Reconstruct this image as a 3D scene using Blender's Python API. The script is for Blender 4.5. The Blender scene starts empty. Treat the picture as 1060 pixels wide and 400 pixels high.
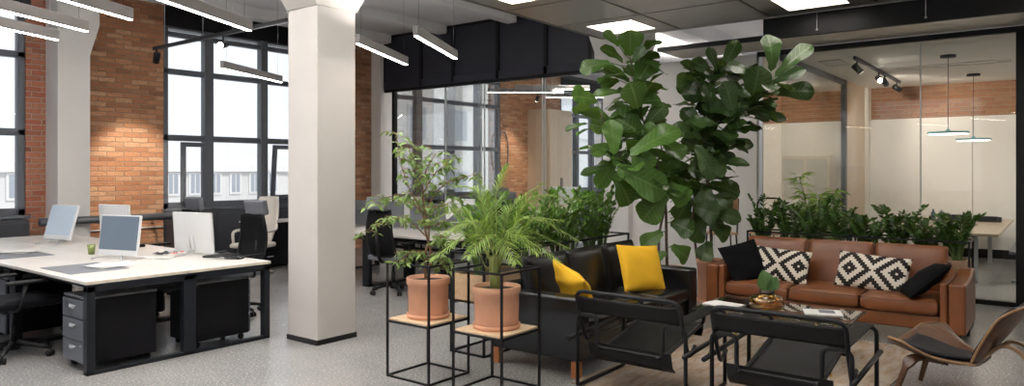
import bpy, math, random
from mathutils import Vector, Matrix
random.seed(7)
R = math.radians
PI = math.pi
SC = bpy.context.scene
COL = SC.collection

# ------------------------------------------------------------------ camera, sky, sun, exposure
TH = math.atan2(570, 740)                      # the view direction, counter-clockwise from +X
FWD = Vector((math.cos(TH), math.sin(TH), 0)); RGT = Vector((math.sin(TH), -math.cos(TH), 0))
EYE = 1.62
cam_d = bpy.data.cameras.new('camera'); cam = bpy.data.objects.new('camera', cam_d); COL.objects.link(cam)
cam.location = (0, 0, EYE); cam.rotation_euler = (R(90), 0, TH - R(90))
cam_d.sensor_width = 36; cam_d.lens = 36 * 740 / 1060; cam_d.shift_y = -24 / 1060; cam_d.clip_end = 300
SC.camera = cam
SC.view_settings.view_transform = 'Standard'; SC.view_settings.look = 'None'
SC.view_settings.gamma = 1.0; SC.view_settings.use_curve_mapping = False
SC.view_settings.exposure = 0.65
w = bpy.data.worlds.new('sky'); SC.world = w; w.use_nodes = True
bg = w.node_tree.nodes['Background']; bg.inputs[0].default_value = (0.90, 0.94, 1.0, 1); bg.inputs[1].default_value = 0.80
SUN = 1.5
sd = bpy.data.lights.new('sun', 'SUN'); sd.energy = SUN; sd.angle = R(3); sd.color = (1.0, .96, .9)  # added to brighten the outdoor facades, though the day is overcast
so = bpy.data.objects.new('sun', sd); COL.objects.link(so); so.rotation_euler = (R(42), 0, R(10)); so.location = (0, -10, 20)
PANEL_E, LINEAR_E, UP_E, ROOM_W, SPOT_W = 8.0, 24.0, 32.0, 19.0, 34.0
SC.cycles.use_denoising = True
SC.cycles.max_bounces = 10; SC.cycles.diffuse_bounces = 7; SC.cycles.glossy_bounces = 4
SC.cycles.transmission_bounces = 6; SC.cycles.transparent_max_bounces = 24
SC.cycles.caustics_reflective = False; SC.cycles.caustics_refractive = False
SC.cycles.sample_clamp_indirect = 8.0

# ------------------------------------------------------------------ mesh builder
def fillet(pts, r, closed=False, n=4):
    pts = [Vector(p) for p in pts]; out = []; m = len(pts)
    for i, p in enumerate(pts):
        if not closed and (i == 0 or i == m - 1): out.append(p); continue
        a = pts[i - 1] - p; b = pts[(i + 1) % m] - p
        d = min(r, a.length * .49, b.length * .49)
        p0 = p + a.normalized() * d; p1 = p + b.normalized() * d
        for k in range(n + 1):
            t = k / n; out.append((1 - t) ** 2 * p0 + 2 * t * (1 - t) * p + t * t * p1)
    return out

class MB:
    def __init__(s): s.v = []; s.f = []; s.sm = []; s.uv = {}
    def add(s, vs, fs, smooth=False, M=None, uvs=None):
        b = len(s.v)
        for p in vs:
            p = Vector(p); s.v.append(M @ p if M else p)
        for i, f in enumerate(fs):
            if uvs: s.uv[len(s.f)] = [uvs[j] for j in f]
            s.f.append([b + j for j in f]); s.sm.append(smooth)
        return s
    def box(s, x0, x1, y0, y1, z0, z1, M=None):
        x0, x1 = min(x0, x1), max(x0, x1); y0, y1 = min(y0, y1), max(y0, y1); z0, z1 = min(z0, z1), max(z0, z1)
        v = [(x, y, z) for z in (z0, z1) for y in (y0, y1) for x in (x0, x1)]
        return s.add(v, [(0, 2, 3, 1), (4, 5, 7, 6), (0, 1, 5, 4), (2, 6, 7, 3), (0, 4, 6, 2), (1, 3, 7, 5)], False, M)
    def tube(s, pts, r, n=8, closed=False, cap=True, M=None):
        pts = [Vector(p) for p in pts]; m = len(pts); rr = r if isinstance(r, (list, tuple)) else [r] * m
        tan = []
        for i in range(m):
            a = pts[i - 1] if (i > 0 or closed) else pts[i]; b = pts[(i + 1) % m] if (i < m - 1 or closed) else pts[i]
            t = (b - a); tan.append(t.normalized() if t.length > 1e-9 else Vector((0, 0, 1)))
        up = Vector((0, 0, 1)) if abs(tan[0].z) < .9 else Vector((1, 0, 0))
        nrm = (up - tan[0] * up.dot(tan[0])).normalized(); vs = []; fs = []
        for i in range(m):
            if i: nrm = (nrm - tan[i] * nrm.dot(tan[i])); nrm = nrm.normalized() if nrm.length > 1e-6 else tan[i].orthogonal().normalized()
            bi = tan[i].cross(nrm)
            for k in range(n):
                a = 2 * PI * k / n; vs.append(pts[i] + (nrm * math.cos(a) + bi * math.sin(a)) * rr[i])
        for i in range(m if closed else m - 1):
            j = (i + 1) % m
            for k in range(n): fs.append((i * n + k, i * n + (k + 1) % n, j * n + (k + 1) % n, j * n + k))
        if cap and not closed: fs.append(tuple(range(n))[::-1]); fs.append(tuple((m - 1) * n + k for k in range(n)))
        return s.add(vs, fs, True, M)
    def band(s, pts, wd, th, side, M=None):
        """a flat band swept along pts; side = direction of its width"""
        pts = [Vector(p) for p in pts]; side = Vector(side).normalized(); m = len(pts); vs = []; fs = []
        ww = wd if isinstance(wd, (list, tuple)) else [wd] * m
        for i in range(m):
            t = (pts[min(i + 1, m - 1)] - pts[max(i - 1, 0)]).normalized(); nn = t.cross(side).normalized()
            for a, b in ((-1, -1), (1, -1), (1, 1), (-1, 1)): vs.append(pts[i] + side * a * ww[i] / 2 + nn * b * th / 2)
        for i in range(m - 1):
            for k in range(4): fs.append((i * 4 + k, i * 4 + (k + 1) % 4, i * 4 + 4 + (k + 1) % 4, i * 4 + 4 + k))
        fs += [(3, 2, 1, 0), tuple((m - 1) * 4 + k for k in range(4))]
        return s.add(vs, fs, False, M)
    def lathe(s, prof, n=24, c=(0, 0, 0), M=None, smooth=True):
        vs = []; fs = []; c = Vector(c)
        for r, z in prof:
            for k in range(n): vs.append(c + Vector((r * math.cos(2 * PI * k / n), r * math.sin(2 * PI * k / n), z)))
        for i in range(len(prof) - 1):
            for k in range(n): fs.append((i * n + k, i * n + (k + 1) % n, i * n + n + (k + 1) % n, i * n + n + k))
        if prof[0][0] > 1e-5: fs.append(tuple(range(n))[::-1])
        if prof[-1][0] > 1e-5: fs.append(tuple((len(prof) - 1) * n + k for k in range(n)))
        return s.add(vs, fs, smooth, M)
    def cyl(s, p0, p1, r, n=12, M=None): return s.tube([p0, p1], r, n, M=M)
    def grid(s, fn, nu, nv, smooth=True, M=None, uv=False):
        vs = []; uvs = []
        for j in range(nv + 1):
            for i in range(nu + 1): vs.append(fn(i / nu, j / nv)); uvs.append((i / nu, j / nv))
        fs = [(j * (nu + 1) + i, j * (nu + 1) + i + 1, (j + 1) * (nu + 1) + i + 1, (j + 1) * (nu + 1) + i) for j in range(nv) for i in range(nu)]
        return s.add(vs, fs, smooth, M, uvs if uv else None)
    def prism(s, poly, y0, y1, M=None):
        """poly in x,z extruded along y"""
        n = len(poly); vs = [(x, y0, z) for x, z in poly] + [(x, y1, z) for x, z in poly]
        fs = [tuple(range(n)), tuple(range(n, 2 * n))[::-1]] + [(i, n + i, n + (i + 1) % n, (i + 1) % n) for i in range(n)]
        return s.add(vs, fs, False, M)
    def build(s, name, m, parent=None, loc=None, bevel=0, seg=2, solid=0, sub=0, smooth=None):
        me = bpy.data.meshes.new(name); me.from_pydata([tuple(v) for v in s.v], [], s.f)
        me.polygons.foreach_set('use_smooth', [bool(smooth) if smooth is not None else b for b in s.sm])
        if s.uv:
            ul = me.uv_layers.new(name='UVMap')
            for p in me.polygons:
                u = s.uv.get(p.index)
                if u:
                    for li, c in zip(p.loop_indices, u): ul.data[li].uv = c
        me.materials.append(m); me.update()
        o = bpy.data.objects.new(name, me); COL.objects.link(o)
        if parent: o.parent = parent
        if loc is not None: o.location = loc
        if solid:
            d = o.modifiers.new('solid', 'SOLIDIFY'); d.thickness = solid; d.offset = 0
        if bevel:
            d = o.modifiers.new('bevel', 'BEVEL'); d.width = bevel; d.segments = seg; d.limit_method = 'ANGLE'; d.angle_limit = R(40)
            me.polygons.foreach_set('use_smooth', [True] * len(me.polygons))
            d2 = o.modifiers.new('wn', 'WEIGHTED_NORMAL'); d2.keep_sharp = False
        if sub:
            d = o.modifiers.new('sub', 'SUBSURF'); d.levels = sub; d.render_levels = sub
        return o

def tag(o, label=None, cat=None, group=None, kind=None):
    if label: o['label'] = label
    if cat: o['category'] = cat
    if group: o['group'] = group
    if kind: o['kind'] = kind
    return o
def thing(name, label, cat, loc=(0, 0, 0), rz=0, group=None, kind=None):
    o = bpy.data.objects.new(name, None); COL.objects.link(o); o.empty_display_size = .1
    o.location = loc; o.rotation_euler = (0, 0, rz)
    return tag(o, label, cat, group, kind)
def copy_tree(o, parent=None):
    c = o.copy(); COL.objects.link(c)
    if parent: c.parent = parent
    for ch in list(o.children): copy_tree(ch, c)
    return c
def dup(o, label, loc, rz=None, group=None):
    c = copy_tree(o); c.location = loc; c['label'] = label
    if rz is not None: c.rotation_euler = (0, 0, rz)
    if group: c['group'] = group
    return c
def struct(name, mb, m, label, cat, **k):
    return tag(mb.build(name, m, **k), label, cat, kind='structure')

# ------------------------------------------------------------------ materials
class N:
    def __init__(s, name):
        s.m = bpy.data.materials.new(name); s.m.use_nodes = True; s.t = s.m.node_tree
        s.b = s.t.nodes['Principled BSDF']; s.out = s.t.nodes['Material Output']
    def n(s, typ, **k):
        o = s.t.nodes.new(typ)
        for a, v in k.items(): setattr(o, a, v)
        return o
    def l(s, a, b): s.t.links.new(a, b)
    def math(s, op, a, b=None, c=None):
        o = s.n('ShaderNodeMath', operation=op)
        for i, v in enumerate((a, b, c)):
            if v is None: continue
            if isinstance(v, (int, float)): o.inputs[i].default_value = v
            else: s.l(v, o.inputs[i])
        return o.outputs[0]
    def mix(s, f, a, b, typ='MIX'):
        o = s.n('ShaderNodeMix', data_type='RGBA', blend_type=typ)
        for i, v in ((0, f), (6, a), (7, b)):
            if isinstance(v, (int, float)): o.inputs[i].default_value = v
            elif isinstance(v, tuple): o.inputs[i].default_value = (*v[:3], 1)
            else: s.l(v, o.inputs[i])
        return o.outputs[2]
    def obj(s): return s.n('ShaderNodeTexCoord').outputs['Object']
    def noise(s, vec, scale, detail=3, rough=.5):
        o = s.n('ShaderNodeTexNoise'); o.inputs['Scale'].default_value = scale; o.inputs['Detail'].default_value = detail; o.inputs['Roughness'].default_value = rough
        if vec is not None: s.l(vec, o.inputs['Vector'])
        return o.outputs['Fac']
    def scale(s, vec, sc, loc=(0, 0, 0), rot=(0, 0, 0)):
        o = s.n('ShaderNodeMapping'); o.inputs['Scale'].default_value = sc; o.inputs['Location'].default_value = loc; o.inputs['Rotation'].default_value = rot
        s.l(vec, o.inputs['Vector']); return o.outputs[0]
    def bump(s, h, st=.2, dist=.01):
        o = s.n('ShaderNodeBump'); o.inputs['Strength'].default_value = st; o.inputs['Distance'].default_value = dist
        s.l(h, o.inputs['Height']); s.l(o.outputs[0], s.b.inputs['Normal'])
    def ramp(s, f, stops):
        o = s.n('ShaderNodeValToRGB'); s.l(f, o.inputs[0]); e = o.color_ramp.elements
        while len(e) < len(stops): e.new(.5)
        for i, (p, c) in enumerate(stops): e[i].position = p; e[i].color = (*c, 1)
        return o.outputs[0]

def pbr(name, c, rough=.5, metal=0, var=.0, vs=6, bump=0, bs=60, coat=0, spec=.5):
    q = N(name); b = q.b
    b.inputs['Base Color'].default_value = (*c, 1); b.inputs['Roughness'].default_value = rough; b.inputs['Metallic'].default_value = metal
    b.inputs['Specular IOR Level'].default_value = spec
    if coat: b.inputs['Coat Weight'].default_value = coat
    v = q.obj()
    if var:
        f = q.noise(v, vs, 4); dk = tuple(x * (1 - var) for x in c); lt = tuple(min(1, x * (1 + var)) for x in c)
        q.l(q.ramp(f, [(.3, dk), (.7, lt)]), b.inputs['Base Color'])
    if bump: q.bump(q.noise(v, bs, 3), bump, .004)
    return q.m
def emit(name, c, e):
    q = N(name); o = q.n('ShaderNodeEmission'); o.inputs[0].default_value = (*c, 1); o.inputs[1].default_value = e
    q.l(o.outputs[0], q.out.inputs[0]); return q.m
def glass(name, tint=(1, 1, 1), refl=.06, rough=0.0):
    q = N(name); t = q.n('ShaderNodeBsdfTransparent'); t.inputs[0].default_value = (*tint, 1)
    g = q.n('ShaderNodeBsdfGlossy'); g.inputs['Roughness'].default_value = rough
    fr = q.n('ShaderNodeFresnel'); fr.inputs[0].default_value = 1.5
    f = q.math('MULTIPLY', fr.outputs[0], refl / .04)
    f = q.math('MINIMUM', f, .6)
    mx = q.n('ShaderNodeMixShader'); q.l(f, mx.inputs[0]); q.l(t.outputs[0], mx.inputs[1]); q.l(g.outputs[0], mx.inputs[2]); q.l(mx.outputs[0], q.out.inputs[0])
    return q.m
def wood(name, a, b, sc=(1, 12, 12), rough=.45, rot=(0, 0, 0)):
    q = N(name); v = q.scale(q.obj(), sc, rot=rot); f = q.noise(v, 3, 5, .6); q.l(q.ramp(f, [(.3, a), (.7, b)]), q.b.inputs['Base Color']); q.b.inputs['Roughness'].default_value = rough
    return q.m
def brick(name, axis, c1, c2, c3, mortar, row=.085, wid=.27):
    q = N(name); sx = q.n('ShaderNodeSeparateXYZ'); q.l(q.obj(), sx.inputs[0]); cx = q.n('ShaderNodeCombineXYZ')
    q.l(sx.outputs[axis], cx.inputs[0]); q.l(sx.outputs[2], cx.inputs[1])
    wv = q.noise(cx.outputs[0], 9, 3); wv2 = q.math('MULTIPLY_ADD', wv, .03, -.015)
    va = q.n('ShaderNodeVectorMath', operation='ADD'); q.l(cx.outputs[0], va.inputs[0]); q.l(wv2, va.inputs[1])
    bt = q.n('ShaderNodeTexBrick'); q.l(va.outputs[0], bt.inputs['Vector'])
    for k, v in {'Scale': 1, 'Brick Width': wid, 'Row Height': row, 'Mortar Size': .008, 'Mortar Smooth': .35, 'Bias': 0}.items(): bt.inputs[k].default_value = v
    bt.inputs['Color1'].default_value = (0, 0, 0, 1); bt.inputs['Color2'].default_value = (1, 1, 1, 1); bt.inputs['Mortar'].default_value = (.5, .5, .5, 1)
    sc = q.n('ShaderNodeSeparateColor'); q.l(bt.outputs['Color'], sc.inputs[0])
    col = q.ramp(sc.outputs[0], [(.0, c1), (.45, c2), (.85, c3), (1, tuple(x * .62 for x in c1))])
    n2 = q.noise(q.scale(cx.outputs[0], (1, 2, 1)), 19, 6, .75); col = q.mix(q.math('MULTIPLY', q.math('POWER', n2, 1.6), 1.5), col, tuple(x * .55 for x in c2), 'MIX')
    col = q.mix(bt.outputs['Fac'], col, mortar)
    q.l(col, q.b.inputs['Base Color']); q.b.inputs['Roughness'].default_value = .9
    h = q.math('SUBTRACT', q.math('MULTIPLY', n2, .5), bt.outputs['Fac']); q.bump(h, 1.0, .02)
    return q.m

M = {}
M['white_paint'] = pbr('white_paint', (.78, .76, .73), .7, var=.03, vs=1.5, bump=.08, bs=25)
M['ceiling'] = pbr('ceiling_paint', (.88, .88, .89), .8, var=.06, vs=1.2, bump=.15, bs=12)
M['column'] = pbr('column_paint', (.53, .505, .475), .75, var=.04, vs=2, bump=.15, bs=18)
M['brick'] = brick('brick', 0, (.38, .155, .075), (.62, .29, .145), (.74, .48, .30), (.33, .22, .15), .076, .25)  # shadows in the joints are put into the dark mortar colour
M['brick_red'] = brick('brick_red', 0, (.48, .14, .08), (.58, .21, .12), (.62, .32, .20), (.42, .33, .27), .078, .25)
M['brick_far'] = brick('brick_far', 1, (.40, .17, .085), (.50, .24, .13), (.56, .33, .19), (.42, .32, .24), .078, .25)
M['black'] = pbr('black_metal', (.010, .010, .011), .42, spec=.25)
M['black_panel'] = pbr('black_panel', (.030, .031, .042), .38, spec=.35, var=.1, vs=3)
M['frame'] = pbr('window_frame', (.12, .13, .15), .45)  # grey lifted for window glare, put into the colour
M['desk_white'] = pbr('desk_top', (.74, .71, .67), .35, var=.02, vs=3)
M['desk_edge'] = pbr('desk_edge', (.62, .55, .46), .5)
M['desk_frame'] = pbr('desk_frame', (.012, .014, .018), .4, spec=.2)
M['pedestal'] = pbr('pedestal', (.007, .007, .009), .45, spec=.14)
M['pedestal_front'] = pbr('pedestal_front', (.085, .095, .115), .38)
M['pedestal_top'] = pbr('pedestal_top', (.10, .105, .115), .45)
M['chrome'] = pbr('chrome', (.6, .6, .62), .2, 1)
M['silver'] = pbr('silver', (.62, .64, .66), .35, .6)
M['mon_back'] = pbr('monitor_back', (.70, .71, .72), .4, var=.02)
M['screen_dark'] = pbr('screen_blue_grey', (.10, .135, .18), .3)
M['screen_reflect'] = pbr('screen_reflection', (.50, .60, .70), .35)  # pale reflection on the far monitor's screen put into its colour
M['screen'] = pbr('screen', (.10, .13, .17), .25)
M['plastic_black'] = pbr('plastic_black', (.009, .009, .01), .45, spec=.25)
M['mesh_black'] = pbr('mesh_black', (.008, .008, .009), .75, spec=.15, bump=.3, bs=300)
M['grey_fabric'] = pbr('grey_fabric', (.135, .142, .16), .8, bump=.2, bs=200)
M['white_plastic'] = pbr('white_plastic', (.72, .68, .62), .45)
M['leather_black'] = pbr('leather_black', (.008, .008, .009), .27, spec=.5, var=.2, vs=8, bump=.12, bs=90)
M['leather_brown'] = pbr('leather_brown', (.19, .064, .021), .36, var=.16, vs=5, bump=.12, bs=110)
M['yellow'] = pbr('yellow_cloth', (.78, .44, .012), .85, var=.06, vs=6, bump=.2, bs=120)
M['velvet'] = pbr('black_velvet', (.005, .005, .006), .95, spec=.15, var=.3, vs=6)
M['wood_leg'] = wood('wood_leg', (.36, .115, .03), (.50, .18, .055))
M['pine'] = wood('pine', (.72, .52, .33), (.80, .61, .41), (2, 14, 14))
M['pine_box'] = wood('pine_box', (.45, .30, .17), (.56, .39, .24), (1, 14, 14), .6)
M['terracotta'] = pbr('terracotta', (.70, .37, .235), .75, var=.08, vs=7, bump=.1, bs=40)
M['soil'] = pbr('soil', (.05, .035, .025), .95, var=.5, vs=60, bump=1, bs=80)
M['walnut'] = wood('walnut', (.055, .024, .011), (.15, .07, .032), (1.5, 22, 22), .35)
M['walnut_edge'] = wood('walnut_edge', (.24, .135, .065), (.34, .20, .10), (2, 30, 30), .4)
M['pad'] = pbr('pad_leather', (.010, .010, .013), .5, spec=.25, bump=.1, bs=90)
M['sling'] = pbr('sling_leather', (.008, .008, .008), .45, spec=.18, var=.2, vs=9)
M['brass'] = pbr('brass', (.60, .40, .13), .3, 1)
M['bark'] = pbr('bark', (.23, .13, .07), .85, var=.3, vs=20, bump=.5, bs=40)
M['bark_dark'] = pbr('bark_dark', (.12, .075, .045), .85, var=.3, vs=20, bump=.5, bs=40)
M['oak'] = wood('oak', (.52, .40, .28), (.63, .50, .36), (14, 14, 1), .5)
M['ply'] = wood('plywood', (.56, .45, .34), (.64, .53, .42), (8, 8, 1), .4)
M['table_oak'] = wood('table_oak', (.42, .33, .24), (.52, .42, .31), (1, 14, 1), .35)
M['teal'] = pbr('teal_shade', (.12, .36, .40), .5)
M['linear_body'] = pbr('linear_body', (.13, .12, .115), .4)
M['led'] = emit('led', (1, .93, .84), LINEAR_E)
M['panel_light'] = emit('panel_light', (1, .93, .84), PANEL_E)
M['spot_lens'] = emit('spot_lens', (1, .93, .82), 30)
M['pendant_led'] = emit('pendant_led', (1, .92, .80), 5)
M['window_glass'] = glass('window_glass', (.98, .99, 1), .03)
M['part_glass'] = glass('partition_glass', (.965, .98, .972), .03)
M['amber_glass'] = glass('amber_glass', (.90, .70, .34), .08)
M['table_glass'] = glass('table_glass', (.80, .86, .84), .09)
M['joint'] = pbr('glass_joint', (.55, .57, .57), .4)
M['facade'] = pbr('facade', (.66, .65, .635), .9, var=.04, vs=.6)
M['facade_beige'] = pbr('facade_beige', (.86, .825, .78), .9, var=.05, vs=.5)
M['facade_win'] = pbr('facade_window', (.34, .37, .41), .3)
M['facade_trim'] = pbr('facade_trim', (.74, .73, .72), .9)
M['hazy_pale'] = pbr('hazy_pale', (.74, .75, .76), .9)  # haze over roofs and street put into one pale colour
M['tree_grey'] = pbr('winter_twigs', (.50, .47, .44), .9)
M['radiator'] = pbr('radiator_paint', (.048, .052, .062), .45)
M['pipe'] = pbr('pipe', (.10, .105, .115), .4)
M['paper'] = pbr('paper', (.82, .81, .78), .8)
M['mat_grey'] = pbr('mat_grey', (.16, .17, .19), .6)
M['green_glass'] = pbr('green_cup', (.16, .20, .06), .2)
M['red'] = pbr('red_plug', (.65, .05, .03), .5)
M['cable'] = pbr('cable', (.02, .02, .022), .5)
M['chair_wood'] = wood('chair_wood', (.52, .30, .15), (.62, .38, .20))

def floor_mat():
    q = N('terrazzo'); v = q.obj()
    a = q.noise(v, 1.3, 5, .6); b = q.noise(v, 55, 3, .7); c = q.noise(v, 6, 4, .6)
    vo = q.n('ShaderNodeTexVoronoi'); q.l(v, vo.inputs['Vector']); vo.inputs['Scale'].default_value = 45
    col = q.ramp(a, [(.3, (.235, .235, .24)), (.7, (.315, .31, .30))])
    col = q.mix(q.math('MULTIPLY', c, .22), col, (.27, .262, .255))
    fl = q.math('GREATER_THAN', b, .58); col = q.mix(q.math('MULTIPLY', fl, .6), col, (.60, .575, .55))
    fd = q.math('LESS_THAN', b, .40); col = q.mix(q.math('MULTIPLY', fd, .5), col, (.15, .15, .15))
    bt = q.n('ShaderNodeTexBrick'); q.l(v, bt.inputs['Vector']); bt.offset = 0
    for k, x in {'Scale': 1, 'Brick Width': 1.2, 'Row Height': 1.2, 'Mortar Size': .004, 'Mortar Smooth': .1}.items(): bt.inputs[k].default_value = x
    col = q.mix(q.math('MULTIPLY', bt.outputs['Fac'], .4), col, (.18, .18, .18))
    q.l(col, q.b.inputs['Base Color']); r = q.math('MULTIPLY_ADD', c, .16, .16); q.l(r, q.b.inputs['Roughness'])
    q.bump(b, .03, .002); return q.m
M['floor'] = floor_mat()
def perf_mat():
    q = N('perforated_metal'); v = q.obj(); q.b.inputs['Metallic'].default_value = .7; q.b.inputs['Roughness'].default_value = .30
    vm = q.n('ShaderNodeVectorMath', operation='FRACTION'); q.l(q.scale(v, (55, 55, 55)), vm.inputs[0])
    vd = q.n('ShaderNodeVectorMath', operation='DISTANCE'); q.l(vm.outputs[0], vd.inputs[0]); vd.inputs[1].default_value = (.5, .5, .5)
    sx = q.n('ShaderNodeSeparateXYZ'); q.l(vm.outputs[0], sx.inputs[0])
    dx = q.math('SUBTRACT', sx.outputs[0], .5); dy = q.math('SUBTRACT', sx.outputs[1], .5)
    d = q.math('ADD', q.math('MULTIPLY', dx, dx), q.math('MULTIPLY', dy, dy)); h = q.math('LESS_THAN', d, .055)
    col = q.mix(h, (.46, .44, .40), (.05, .05, .05)); q.l(col, q.b.inputs['Base Color']); return q.m
M['perforated'] = perf_mat()
M['soffit'] = pbr('soffit', (.62, .59, .54), .45, .2)
M['trim_metal'] = pbr('ceiling_trim', (.40, .39, .37), .4, .5)
def rug_mat():
    q = N('rug'); v = q.obj(); a = q.noise(q.scale(v, (1.5, 7, 1)), 2.2, 5, .65); b = q.noise(v, 9, 4, .7)
    c = q.ramp(a, [(.30, (.24, .15, .10)), (.45, (.48, .34, .23)), (.58, (.56, .48, .40)), (.72, (.33, .29, .27))])
    c = q.mix(q.math('MULTIPLY', b, .6), c, (.20, .16, .13)); n = q.noise(v, 160, 2); c = q.mix(q.math('MULTIPLY', n, .35), c, (.08, .06, .05))
    q.l(c, q.b.inputs['Base Color']); q.b.inputs['Roughness'].default_value = .95; q.bump(n, .5, .006); return q.m
M['rug'] = rug_mat()
def kilim_mat():
    """stepped black and cream concentric diamonds; object x along the pillow, y up it"""
    q = N('diamond_cloth'); sx = q.n('ShaderNodeSeparateXYZ'); q.l(q.obj(), sx.inputs[0]); st = .0215
    u = q.math('MULTIPLY', q.math('FLOOR', q.math('DIVIDE', q.math('ADD', sx.outputs[0], .215 + st * 40), st)), st)
    vv = q.math('MULTIPLY', q.math('FLOOR', q.math('ADD', q.math('DIVIDE', sx.outputs[1], st), .5)), st)
    p = q.math('PINGPONG', q.math('SUBTRACT', u, st * 40 - .0), .215)
    d = q.math('ADD', p, q.math('ABSOLUTE', vv)); k = q.math('PINGPONG', q.math('ADD', d, .0215), .0645)
    f = q.math('GREATER_THAN', k, .033)
    c = q.mix(f, (.74, .68, .58), (.018, .013, .011)); q.l(c, q.b.inputs['Base Color']); q.b.inputs['Roughness'].default_value = .9
    q.bump(q.noise(sx.outputs[0], 200, 2), .1, .003); return q.m
M['diamond'] = kilim_mat()
def leaf_mat(name, a, b, rough=.38, vein=None, trans=.25):
    q = N(name); g = q.n('ShaderNodeNewGeometry'); rnd = g.outputs['Random Per Island']
    col = q.ramp(rnd, [(0, a), (.75, b), (1, tuple(min(1, x * 1.35) for x in b))])
    if vein:
        uv = q.n('ShaderNodeTexCoord').outputs['UV']; sx = q.n('ShaderNodeSeparateXYZ'); q.l(uv, sx.inputs[0])
        off = q.math('ABSOLUTE', q.math('SUBTRACT', sx.outputs[0], .5))
        mid = q.math('LESS_THAN', off, .035)
        side = q.math('LESS_THAN', q.math('PINGPONG', q.math('SUBTRACT', sx.outputs[1], q.math('MULTIPLY', off, .35)), .055), .007)
        f = q.math('MULTIPLY', q.math('MAXIMUM', mid, side), .6); col = q.mix(f, col, vein)
    q.l(col, q.b.inputs['Base Color']); q.b.inputs['Roughness'].default_value = rough
    t = q.n('ShaderNodeBsdfTranslucent'); q.l(q.mix(.5, col, (.30, .45, .05)), t.inputs[0])
    mx = q.n('ShaderNodeMixShader'); mx.inputs[0].default_value = trans
    q.l(q.b.outputs[0], mx.inputs[1]); q.l(t.outputs[0], mx.inputs[2]); q.l(mx.outputs[0], q.out.inputs[0]); return q.m
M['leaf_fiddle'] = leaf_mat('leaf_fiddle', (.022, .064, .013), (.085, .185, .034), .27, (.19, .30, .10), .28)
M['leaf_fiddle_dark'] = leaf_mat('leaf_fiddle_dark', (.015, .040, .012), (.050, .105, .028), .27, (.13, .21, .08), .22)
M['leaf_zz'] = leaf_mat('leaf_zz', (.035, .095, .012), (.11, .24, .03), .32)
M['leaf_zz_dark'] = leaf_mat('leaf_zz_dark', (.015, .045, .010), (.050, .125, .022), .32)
M['leaf_palm'] = leaf_mat('leaf_palm', (.12, .23, .035), (.30, .43, .10), .45, None, .35)
M['leaf_ficus'] = leaf_mat('leaf_ficus', (.10, .18, .045), (.25, .36, .12), .4, None, .3)
M['leaf_bamboo'] = leaf_mat('leaf_bamboo', (.11, .21, .035), (.28, .42, .10), .45, None, .35)
M['stem_green'] = pbr('stem_green', (.10, .17, .04), .5)
M['stem_palm'] = pbr('stem_palm', (.30, .33, .10), .5, var=.2)

# ------------------------------------------------------------------ the setting
WY = 11.58                                                     # inner face of the window wall
GX = 10.3                                                      # plane of the glass partition
struct('floor', MB().box(-6, 26, -6, 12.0, -.25, 0), M['floor'], 'polished grey terrazzo floor of the whole office', 'floor')
cb = MB().box(-6, 26, -5, 12.0, 4.42, 4.7)
struct('ceiling', cb, M['ceiling'], 'white painted concrete ceiling slab over the office', 'ceiling')
for i, (y, x0, x1, zb, wd) in enumerate(((11.15, -6, 10.2, 4.24, .30), (9.55, -6, 10.2, 4.26, .22), (7.85, -6, 10.2, 4.26, .22), (5.65, -6, 25, 4.12, .40), (3.6, 10.0, 25, 4.2, .25))):
    struct('trim_%d' % (i + 1), MB().box(x0, x1, y - wd / 2, y + wd / 2, zb, 4.43), M['ceiling'],
           ['white ceiling beam close to the windows', 'white ceiling beam above the left desks', 'white ceiling beam above the middle linear lamps', 'deep white ceiling beam over the square column', 'white ceiling beam above the meeting room'][i], 'beam', bevel=.02)
# window wall: piers and parapet
pier = MB().box(4.55, 5.75, WY, 12.0, 0, 4.43).box(8.62, 10.6, WY, 12.0, 0, 4.43).box(14.55, 17.35, WY, 12.0, 0, 4.43).box(20.0, 26, WY, 12.0, 0, 4.43)
struct('wall_back', pier, M['brick'], 'orange brick piers between the tall office windows', 'wall')
struct('wall_back_left', MB().box(3.8, 4.55, WY, 12.0, 0, 4.43), M['brick_red'], 'red rough brick strip beside the leftmost window', 'wall')
par = MB()
for x0, x1 in ((-1, 3.8), (5.75, 8.62), (10.6, 14.55), (17.35, 20.0)): par.box(x0, x1, WY + .1, 12.0, 0, .98)
struct('wall_parapet', par, M['black_panel'], 'dark parapet under the office windows', 'wall')
lin = MB()
for x0, x1 in ((-1, 3.8), (5.75, 8.62), (10.6, 14.55), (17.35, 20.0)): lin.box(x0, x1, WY + .02, 12.0, 3.98, 4.43)
struct('trim_6', lin, M['black'], 'black lintel panels over the office windows', 'lintel')
# white pilasters on the window wall
def pilaster(x0, x1, y0, zf, fl, label):
    mb = MB().box(x0, x1, y0, WY, 0, zf)
    mb.prism([(x0, zf), (x1, zf), (x1 + fl, zf + .45), (x1 + fl, 4.43), (x0, 4.43)], y0, WY)
    struct('column', mb, M['white_paint'], label, 'column')
pilaster(4.05, 4.47, 11.15, 3.28, .13, 'white pilaster with a flared capital between red and orange brick')
pilaster(10.16, 10.62, 11.30, 3.9, .0, 'white pilaster where the glass partition meets the window wall')

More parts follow.
